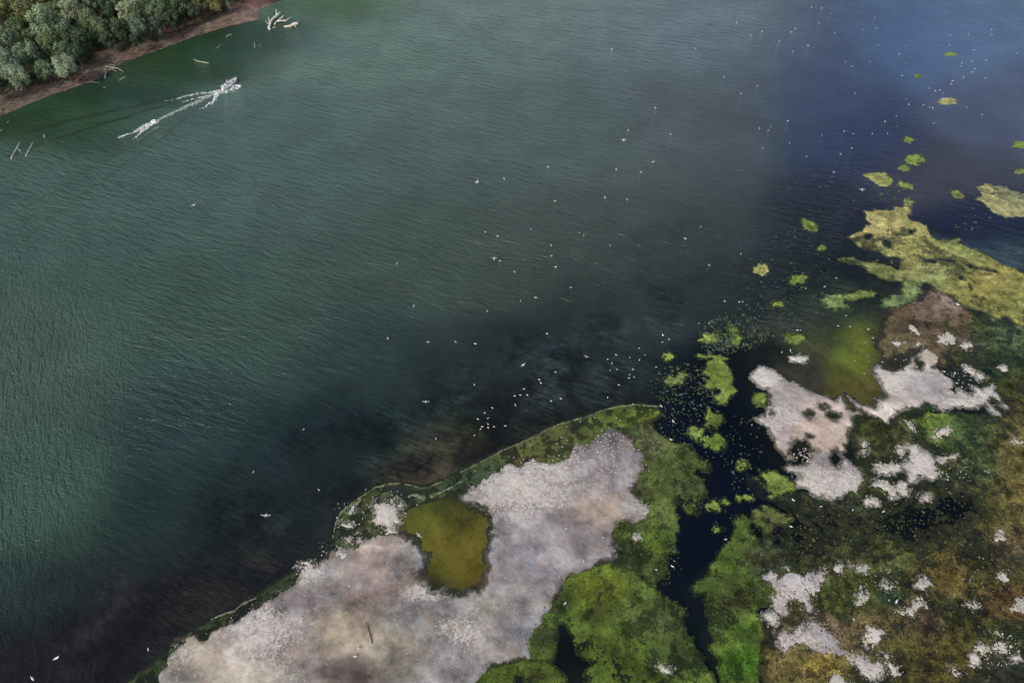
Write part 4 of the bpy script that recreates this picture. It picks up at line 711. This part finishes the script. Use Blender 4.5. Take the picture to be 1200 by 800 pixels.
mb = MB(); pts = [(.62*BL/2, -.64, 1.0), (.82*BL/2, -.34, 1.06), (.97*BL/2, 0, 1.14), (.82*BL/2, .34, 1.06), (.62*BL/2, .64, 1.0), (.62*BL/2, 0, 1.04)]; mb.add(pts+[(p[0], p[1], p[2]-.08) for p in pts], [(0, 1, 2, 5), (5, 2, 3, 4), (6, 0, 5, 11), (11, 5, 4, 10)]); mb.build('foredeck', M_deck, boat)
mb = MB(); mb.box((-.92*BL/2, 0, .82), (.55, 1.7, .1)); mb.build('stern_deck', M_hull, boat)
mb = MB(); mb.box((.1, 0, .90), (.9, .8, .9), 0, .8); mb.build('console', M_hull, boat)
mb = MB(); mb.add([(.45, -.42, 1.3), (.45, .42, 1.3), (.12, .36, 1.75), (.12, -.36, 1.75), (.48, -.42, 1.3), (.48, .42, 1.3), (.15, .36, 1.75), (.15, -.36, 1.75)], [(0, 1, 2, 3), (7, 6, 5, 4), (0, 3, 7, 4), (1, 5, 6, 2), (3, 2, 6, 7)]); mb.build('windscreen', M_glass, boat)
for dx, nm in ((-1.2, 'seat'), (1.4, 'seat'), (-2.4, 'seat')):
    mb = MB(); mb.box((dx, 0, .68), (.55, 1.1, .42), 0, .95); mb.box((dx-.26, 0, 1.0), (.12, 1.1, .5), 0, .9); mb.build(nm, M_seat, boat)
mb = MB(); mb.box((-BL/2-.28, 0, 1.15), (.6, .42, .55), 0, .75); mb.box((-BL/2-.3, 0, .4), (.25, .18, 1.3)); om = mb.build('outboard_motor', M_dark, boat)
mb = MB(); mb.tube([(-BL/2-.3, 0, -.25), (-BL/2-.5, 0, -.25)], [.16, .05], 8); mb.build('propeller', M_steel, om)
for sgn in (-1, 1):
    mb = MB(); mb.tube([(.2*BL/2, sgn*1.0, .92), (.3*BL/2, sgn*1.0, 1.3), (.62*BL/2, sgn*.74, 1.38), (.9*BL/2, sgn*.26, 1.46), (.96*BL/2, 0, 1.48)], [.03]*5, 5); mb.build('rail', M_steel, boat)
# helmsman standing at the console: one continuous skinned body
def person(loc, hd_, label):
    t0 = empty('person', loc, hd_); tag(t0, label, 'person')
    J = [(0,0,.92,.15,.11),(0,0,1.12,.13,.10),(0,0,1.36,.17,.11),(0,0,1.47,.06,.06),(.01,0,1.56,.06,.065),(.02,0,1.68,.085,.10),(.02,0,1.76,.06,.07),
         (0,.10,.88,.09,.09),(.02,.11,.50,.065,.065),(0,.12,.09,.045,.045),(.13,.12,.04,.045,.035),(0,-.10,.88,.09,.09),(.02,-.11,.50,.065,.065),(0,-.12,.09,.045,.045),(.13,-.12,.04,.045,.035),
         (0,.19,1.40,.06,.06),(.06,.25,1.15,.045,.045),(.30,.18,1.12,.035,.035),(.38,.15,1.14,.03,.02),(0,-.19,1.40,.06,.06),(.06,-.25,1.15,.045,.045),(.30,-.18,1.12,.035,.035),(.38,-.15,1.14,.03,.02)]
    E = [(0,1),(1,2),(2,3),(3,4),(4,5),(5,6),(0,7),(7,8),(8,9),(9,10),(0,11),(11,12),(12,13),(13,14),(2,15),(15,16),(16,17),(17,18),(2,19),(19,20),(20,21),(21,22)]
    n0 = len(J)
    for hs, (hx, hy) in ((18, (.38, .15)), (22, (.38, -.15))):    # five fingers closed on the wheel
        for k in range(4):
            J.append((hx+.06, hy+(-.03+.02*k), 1.15, .009, .009)); J.append((hx+.085-.003*abs(k-1), hy+(-.03+.02*k), 1.12, .008, .008)); E += [(hs, len(J)-2), (len(J)-2, len(J)-1)]
        J.append((hx+.02, hy-.045*(1 if hy > 0 else -1), 1.12, .011, .011)); E.append((hs, len(J)-1))
    me = bpy.data.meshes.new('body'); me.from_pydata([j[:3] for j in J], E, []); o = bpy.data.objects.new('body', me); col.objects.link(o); o.parent = t0
    md = o.modifiers.new('skin', 'SKIN'); sv = me.skin_vertices[0].data
    for i, j in enumerate(J): sv[i].radius = (j[3], j[4])
    sv[0].use_root = True; o.modifiers.new('sub', 'SUBSURF').levels = 1; o.modifiers['sub'].render_levels = 1
    m_, t_, out_ = newmat('person_cloth'); b_ = NB(t_); zc = b_.n('SeparateXYZ', {0: b_.co}).outputs[2]
    c_ = b_.mix(b_.math('GREATER_THAN', zc, .94), tuple(lin((48, 54, 70))), tuple(lin((226, 226, 224)))); c_ = b_.mix(b_.math('GREATER_THAN', zc, 1.46), c_, tuple(lin((186, 140, 112))))
    p_ = b_.n('BsdfPrincipled', {'Base Color': c_, 'Roughness': .8}); t_.links.new(p_.outputs[0], out_.inputs[0]); me.materials.append(m_)
    mb = MB(); mb.ellip((.0, 0, 1.73), (.105, .095, .085), 10, 6); mb.tube([(.06, 0, 1.73), (.17, 0, 1.72)], [.075, .06], 8); mb.build('cap', plain('cap', lin((232, 232, 230))), t0, True)
    mb = MB(); mb.tube([(.10, 0, 1.66), (.125, 0, 1.64)], [.018, .014], 5); mb.build('nose', plain('skin', lin((186, 140, 112))), t0, True)
    return t0
c_, s_ = math.cos(hd), math.sin(hd); person((mid.x-.55*c_, mid.y-.55*s_, .46), hd, 'person in a pale top and cap standing at the console of the motorboat')
# towed float
fp = Vector(at(180.5, 143)); fl = empty('towed_float', (fp.x, fp.y, 0), hd); tag(fl, 'small white towed float at the head of the second foam trail behind the boat', 'float')
mb = MB(); n = 18; ring = [(.62*math.cos(2*pi*k/n), .62*math.sin(2*pi*k/n), .22) for k in range(n+1)]; mb.tube(ring, [.25]*(n+1), 8, False); mb.build('tube', M_hull, fl, True)
mb = MB(); mb.tube([(0, 0, .18), (0, 0, .24)], [.55, .5], 14); mb.build('cover', M_dark, fl)
# foam
foam_obj('boat_wake', [
 ribbon('l', [(257,107),(245,108.5),(232,109.5),(222,111.5),(208,116)], (.8, .8), 12, (.15, .95), lum=.15),
 ribbon('l2', [(250,111),(235,114),(222,117),(212,121)], (.7, .6), 13, (.4, .9)),
 ribbon('r', [(253.5,112),(251,117),(247.5,121.5)], (.7, 1.0), 14, (.15, .5), lum=.25), ribbon('r2', [(246,121),(241,125),(236,127)], (1.0, .8), 15, (.35, .8)),
 ribbon('bow', [(266,108),(271,104.5),(276,101.5),(280,101)], (.7, .9), 16, (.1, .25), .1, lum=.5),
 ribbon('bow2', [(280,102),(276,104),(272,107)], (.8, .8), 17, (.35, .5), .05, lum=.3),
 ribbon('st', [(261,107.5),(258,108.5),(254,110)], (1.2, 1.0), 19, (0, .2), .05, lum=.3)], M_foam, 'white churned foam trailing the motorboat and spraying from its bow', 'wake foam')
foam_obj('propeller_trail', [ribbon('c', [(259,107),(245,113),(225,122),(205,131),(190,138),(185,141)], (1.0, .75), 11, (-.05, .30), lum=.06), ribbon('l3', [(222,111.5),(205,116),(190,119),(178,121)], (.8, .4), 31, (.55, .9), lum=.05)], M_foam2, 'thin greyish foam streak between the motorboat and the towed float', 'wake foam')
foam_obj('float_wake', [
 ribbon('a', [(182,142.5),(176,145),(170,148),(163,152),(155,156),(147,158.5),(140,161)], (.9, .7), 21, (.0, .75), lum=.25),
 ribbon('b', [(181,143.5),(176,147),(171,151)], (.9, .8), 22, (.1, .4), lum=.2),
 ribbon('c', [(168,151),(165,156),(160,160),(155,164)], (.8, .6), 23, (.2, .5), lum=.15),
 ribbon('d', [(172,146),(166,149),(160,153)], (.7, .7), 24, (.1, .5), lum=.15)], M_foam, 'white foam fan behind the small towed float', 'wake foam')

# ------------------------------------------------------------ birds
M_bw = plain('plumage_white', (.82, .82, .80), .7, .04, 8); M_bg = plain('plumage_grey', lin((168, 172, 178)), .7, .1, 8); M_bk = plain('plumage_black', (.03, .03, .03), .6); M_beak = plain('beak', lin((206, 140, 50)), .5)
def bird_mesh(kind):
    mb = MB(); up = .22 if kind == 'stand' else (.0 if kind != 'fly' else 0)
    rot = Matrix.Rotation(R(-8), 3, 'Y')
    mb.cm = 0; mb.ellip((0, 0, .09+up), (.24, .105, .10), 10, 6, rot)
    mb.tube([(.15, 0, .12+up), (.21, 0, .20+up), (.23, 0, .26+up)], [.07, .05, .05], 7); mb.ellip((.245, 0, .275+up), (.065, .05, .05), 8, 5)
    mb.cm = 3; mb.tube([(.30, 0, .27+up), (.375, 0, .255+up)], [.018, .004], 5)
    if kind != 'fly':
        mb.cm = 1
        for s in (-1, 1): mb.add([(.12, s*.05, .17+up), (.10, s*.115, .11+up), (-.18, s*.10, .10+up), (-.34, s*.03, .13+up), (-.12, s*.02, .195+up)], [(0, 1, 2, 4), (4, 2, 3)][::1] if s > 0 else [(4, 2, 1, 0), (3, 2, 4)])
        mb.cm = 2; mb.add([(-.26, .03, .145+up), (-.40, 0, .13+up), (-.26, -.03, .145+up), (-.30, 0, .115+up)], [(0, 1, 2), (0, 3, 1), (2, 1, 3)])
    else:
        mb.cm = 1
        for s in (-1, 1):
            a = [(.10, s*.06, .15), (.16, s*.34, .27), (.02, s*.66, .22), (-.06, s*.62, .215), (.0, s*.34, .26), (-.10, s*.06, .14)]
            f = [(0, 1, 4, 5), (1, 2, 3, 4)]; f = f if s < 0 else [q[::-1] for q in f]; mb.add(a, f); mb.add([(x, y, z-.015) for x, y, z in a], [q[::-1] for q in f])
        mb.cm = 0; mb.add([(-.18, .04, .09), (-.36, .07, .09), (-.36, -.07, .09), (-.18, -.04, .09), (-.2, 0, .06)], [(0, 1, 2, 3), (1, 0, 4), (2, 1, 4), (3, 2, 4)])
    if kind == 'stand':
        mb.cm = 3
        for s in (-1, 1): mb.tube([(.0, s*.045, .03+up), (.01, s*.045, 0)], [.012, .01], 4); mb.tube([(.0, s*.045, .005), (.07, s*.045, .005)], [.014, .012], 4)
    o = mb.build('gull', [M_bw, M_bg, M_bk, M_beak], None, True); me = o.data; bpy.data.objects.remove(o); return me
BMESH = {k: bird_mesh(k) for k in ('swim', 'stand', 'fly')}
def birds(pts, kind, z, label, group, scale=1.0):
    for p in pts:
        zz = z if kind != 'fly' else z
        o = bpy.data.objects.new('gull', BMESH[kind]); col.objects.link(o); o.location = at(p[0], p[1], zz)
        k = scale*(p[2] if len(p) > 2 else 1)*random.uniform(.9, 1.12); o.scale = (k, k, k); o.rotation_euler = (0, 0, random.uniform(0, 2*pi)); tag(o, label, 'gull', group)
OPEN_MID = [(717,58),(768,127),(736,153),(786,158),(765,190),(722,199),(751,202),(642,196),(591,210),(650,236),(709,232),(735,234)]
birds(OPEN_MID, 'swim', 0, 'tiny white gull swimming in the loose scatter on open green water in the upper middle', 'gulls scattered over the open river', 1.15)
birds([(465,309),(454.7,397),(485,359),(502,401),(534,401),(557,403)], 'swim', 0, 'white gull resting on the calm green water left of the middle', 'gulls spaced along mid river', 1.1)
birds([(569,272),(583,277),(622,269),(679,273),(684,276),(646,288),(646,300),(586,306),(603,319),(651,313),(715,288),(669,337),(571,365),(610,353),(628,349),(641,391),(803,280),(821,266),(831,311),(868,298)], 'swim', 0, 'white gull on the darker water around the middle of the photo', 'gulls in the middle of the view', 1.05)
birds([(651,436),(556,451),(632,445),(634,449),(614,456),(603,464),(610,463),(618,463),(604,475),(646,470),(657,467)], 'swim', 0, 'white gull in the loose raft above the algae fringe', 'loose raft above the algae fringe', .95)
birds([(577,478),(568,484),(560,491),(572,490),(572,497),(572,501),(565,500),(563,503),(579,500),(592,499),(556,510)], 'swim', 0, 'white gull in the tight cluster on black water just off the algae fringe', 'tight cluster off the algae fringe', .85)
birds([(722,416),(712,421),(717,426),(715,434),(723,433),(738,419),(749,422),(749,408),(742,433),(738,439),(743,442),(737,443),(725,451),(712,466),(776,401),(784,398),(769,430),(777,393),(756,416)], 'swim', 0, 'white gull in the group on rippled dark water near the tip of the bar', 'group near the bar tip', .8)
birds([(951,9),(963,10),(973,16),(960,27),(932,34),(927,38),(893,37),(880,42),(913,49),(947,54),(929,61),(815,57),(863,27),(978,39),(848,91),(887,101),(868,110)], 'swim', 0, 'tiny white gull in the far scatter at the top right of centre', 'far scatter along the top', 1.05)
birds([(1025,21),(1027,33),(1011,36),(1029,53),(1062,54),(1054,64),(1061,74),(991,73),(998,78),(1019,73),(1002,110),(1057,89),(1113,42),(1113,53),(1135,41),(1162,41),(1162,35),(1141,59),(1191,63),(1155,71)], 'swim', 0, 'tiny white gull on far blue water above the long yellow mat', 'far flock on the blue water', .85)
birds([(1062,116),(1065,123),(1082,123),(1089,104),(1093,127),(1089,126),(1116,95),(1114,99),(1105,110),(1101,106),(1096,107),(1129,91),(1139,72),(1142,81),(1139,85),(1126,78),(1127,74),(1155,92),(1133,126),(1151,135),(1094,145)], 'swim', 0, 'tiny white gull gathered around the long yellow mat', 'flock around the long yellow mat', .9)
birds([(1037,143),(923,142),(890,151),(900,153),(903,149),(925,168),(894,174),(945,184),(963,159),(989,154),(1000,157),(1022,157),(1040,157),(1050,137),(998,174),(985,181),(977,202)], 'swim', 0, 'small white gull on the blue green water left of the heart shaped mat', 'gulls left of the heart shaped mat', 1.0)
birds([(944,338),(966,336),(980,326),(849,353),(866,354),(870,354),(991,370),(1017,386),(982,382),(831,379),(934,387),(938,387),(926,411,1.3),(916,413),(996,383),(819,379),(929,447,.9),(881,498),(944,526)], 'swim', 0, 'small white gull in the weedy shallows around the yellow pool', 'gulls in the weedy shallows', .85)
birds([(1121.7,357)], 'swim', 0.03, 'large white bird alone on brown mud beneath the big yellow raft', 'lone birds', 1.9)
birds([(66.7,771,1.15),(39,795,1.1)], 'swim', 0, 'large white bird floating on black water in the bottom left corner', 'pair in the bottom left corner', 1.5)
birds([(356,503),(297,553),(374,574),(511,514),(174,761)], 'swim', 0, 'single white gull on dark water in front of the big mud bar', 'lone gulls before the mud bar', .85)
birds([(789,494,1.3),(786,515,1.3),(775,476,1.1)], 'swim', 0, 'bright white gull in the black notch between the bar tip and the pale carpet', 'gulls in the black notch', .95)
birds([(829,512)], 'stand', .05, 'white gull on the upper edge of the rounded green mat in mid channel', 'lone birds', .9)
birds([(850,632),(788,663.5),(929.5,586,1.1),(927,617,1.1)], 'swim', 0, 'white gull floating in the navy channel', 'gulls in the navy channel', 1.0)
birds([(961.5,593.5),(999,597.5),(1034.7,599.6),(1000.5,725.6,.8)], 'swim', 0.06, 'white gull standing out on the olive weed flats', 'gulls on the weed flats', 1.0)
birds([(1049,706)], 'stand', .08, 'fat white bird beside the boot shaped islet', 'lone birds', 1.5)
birds([(769,668),(662,707.5,1.2)], 'stand', .05, 'white gull on the bright green carpet near the bar', 'gulls on the green carpet', .9)
RIMB = [(697,490),(680,495),(664,500.5),(658,513),(665,516),(653,520),(659,524),(652.5,528),(643,534.5),(655,534),(654,538),(648,540),(602,536.5),(611,534),(613,539),(610.5,542),(625,538),(557,552),(714,502),(705,505),(741.6,474),(722.5,490),(726.4,493),(489,592)]
birds(RIMB, 'stand', .03, 'white gull standing on the green fringe at the upper edge of the bar', 'gulls along the green fringe', .62)
TIPB = [(672,526),(672,529),(674,533),(681,524.5),(683,528),(688,521.5),(694,517),(698,514),(700.5,511),(701,518),(714,511),(705,518),(708,516),(700,530),(705,531),(701,511),(714,511.5),(719,509),(722.5,508),(730.5,512),(730,515.5),(706,511),(711,515.5),(715,517),(719.5,520),(724.5,520),(712.5,521.5),(716.5,525),(724.5,525),(730,526),(739,521),(743,526),(748,528),(711,525),(709,526),(718,529),(717,533.5),(720,535),(731,538),(715,537),(701,517.5),(704,518),(701,530),(707,523),(710,519),(713,526),(727,517),(722,514),(709,509)]
birds(TIPB, 'stand', .30, 'white gull in the dense crowd resting on the upper tip of the bar', 'crowd on the bar tip', .62)
SPB = [(653,545),(660.5,545.5),(662,535),(673,550),(674,542),(678,541),(710.6,558),(697,568),(705,551),(701,555),(757,545),(760.6,552),(720.6,554),(728,563),(739,569.5),(745,598),(752,588),(663,620,1.2),(706,630,1.1),(655,677)]
birds(SPB, 'stand', .36, 'white gull standing apart on the pale mud of the big bar', 'gulls spread over the bar', .62)
LFB = [(410,687,1.4),(437,583),(430,592),(426,601),(425,608),(421,614.5),(470.5,580),(409,633,1.2),(422,632,1.2),(429,574),(459,576),(466,576)]
birds(LFB, 'stand', .04, 'white gull on the green shelf around the small crusted patch', 'gulls by the crusted patch', .62)
birds([(684,658,1.0)], 'stand', .36, 'pale grey white bird near the lower right edge of the big bar', 'lone birds', .9)
birds([(417,769.5)], 'stand', .36, 'large white bird on the dark stain of the big bar, by the dead branch', 'lone birds', 1.35)
birds([(421,759.5)], 'stand', .36, 'smaller white bird just above the large one on the big bar', 'lone birds', .9)
for (u, v, k, lab) in [(731,165,1.5,'gull in flight over open green water, highest of the flying birds in mid view'),(559,214,1.5,'gull in flight over the middle of the green river'),(227,241,1.5,'gull in flight alone below the boat wake'),(579,303.5,1.4,'gull skimming the water in the middle of the photo'),(499,471,1.3,'gull flying over the dark shallows left of the tight cluster'),
    (312,604,1.3,'gull flying over black water in front of the bar, lower left'),(613,428,1.2,'gull flying over the brownish shallows above the loose raft'),(1010,223,1.4,'gull flying just below the heart shaped mat'),(491,627,1.1,'gull flying over the dark corner of the olive pool'),(687,418,1,'gull gliding low left of the group near the bar tip')]:
    birds([(u, v)], 'fly', 1.2, lab, 'gulls in flight', k)
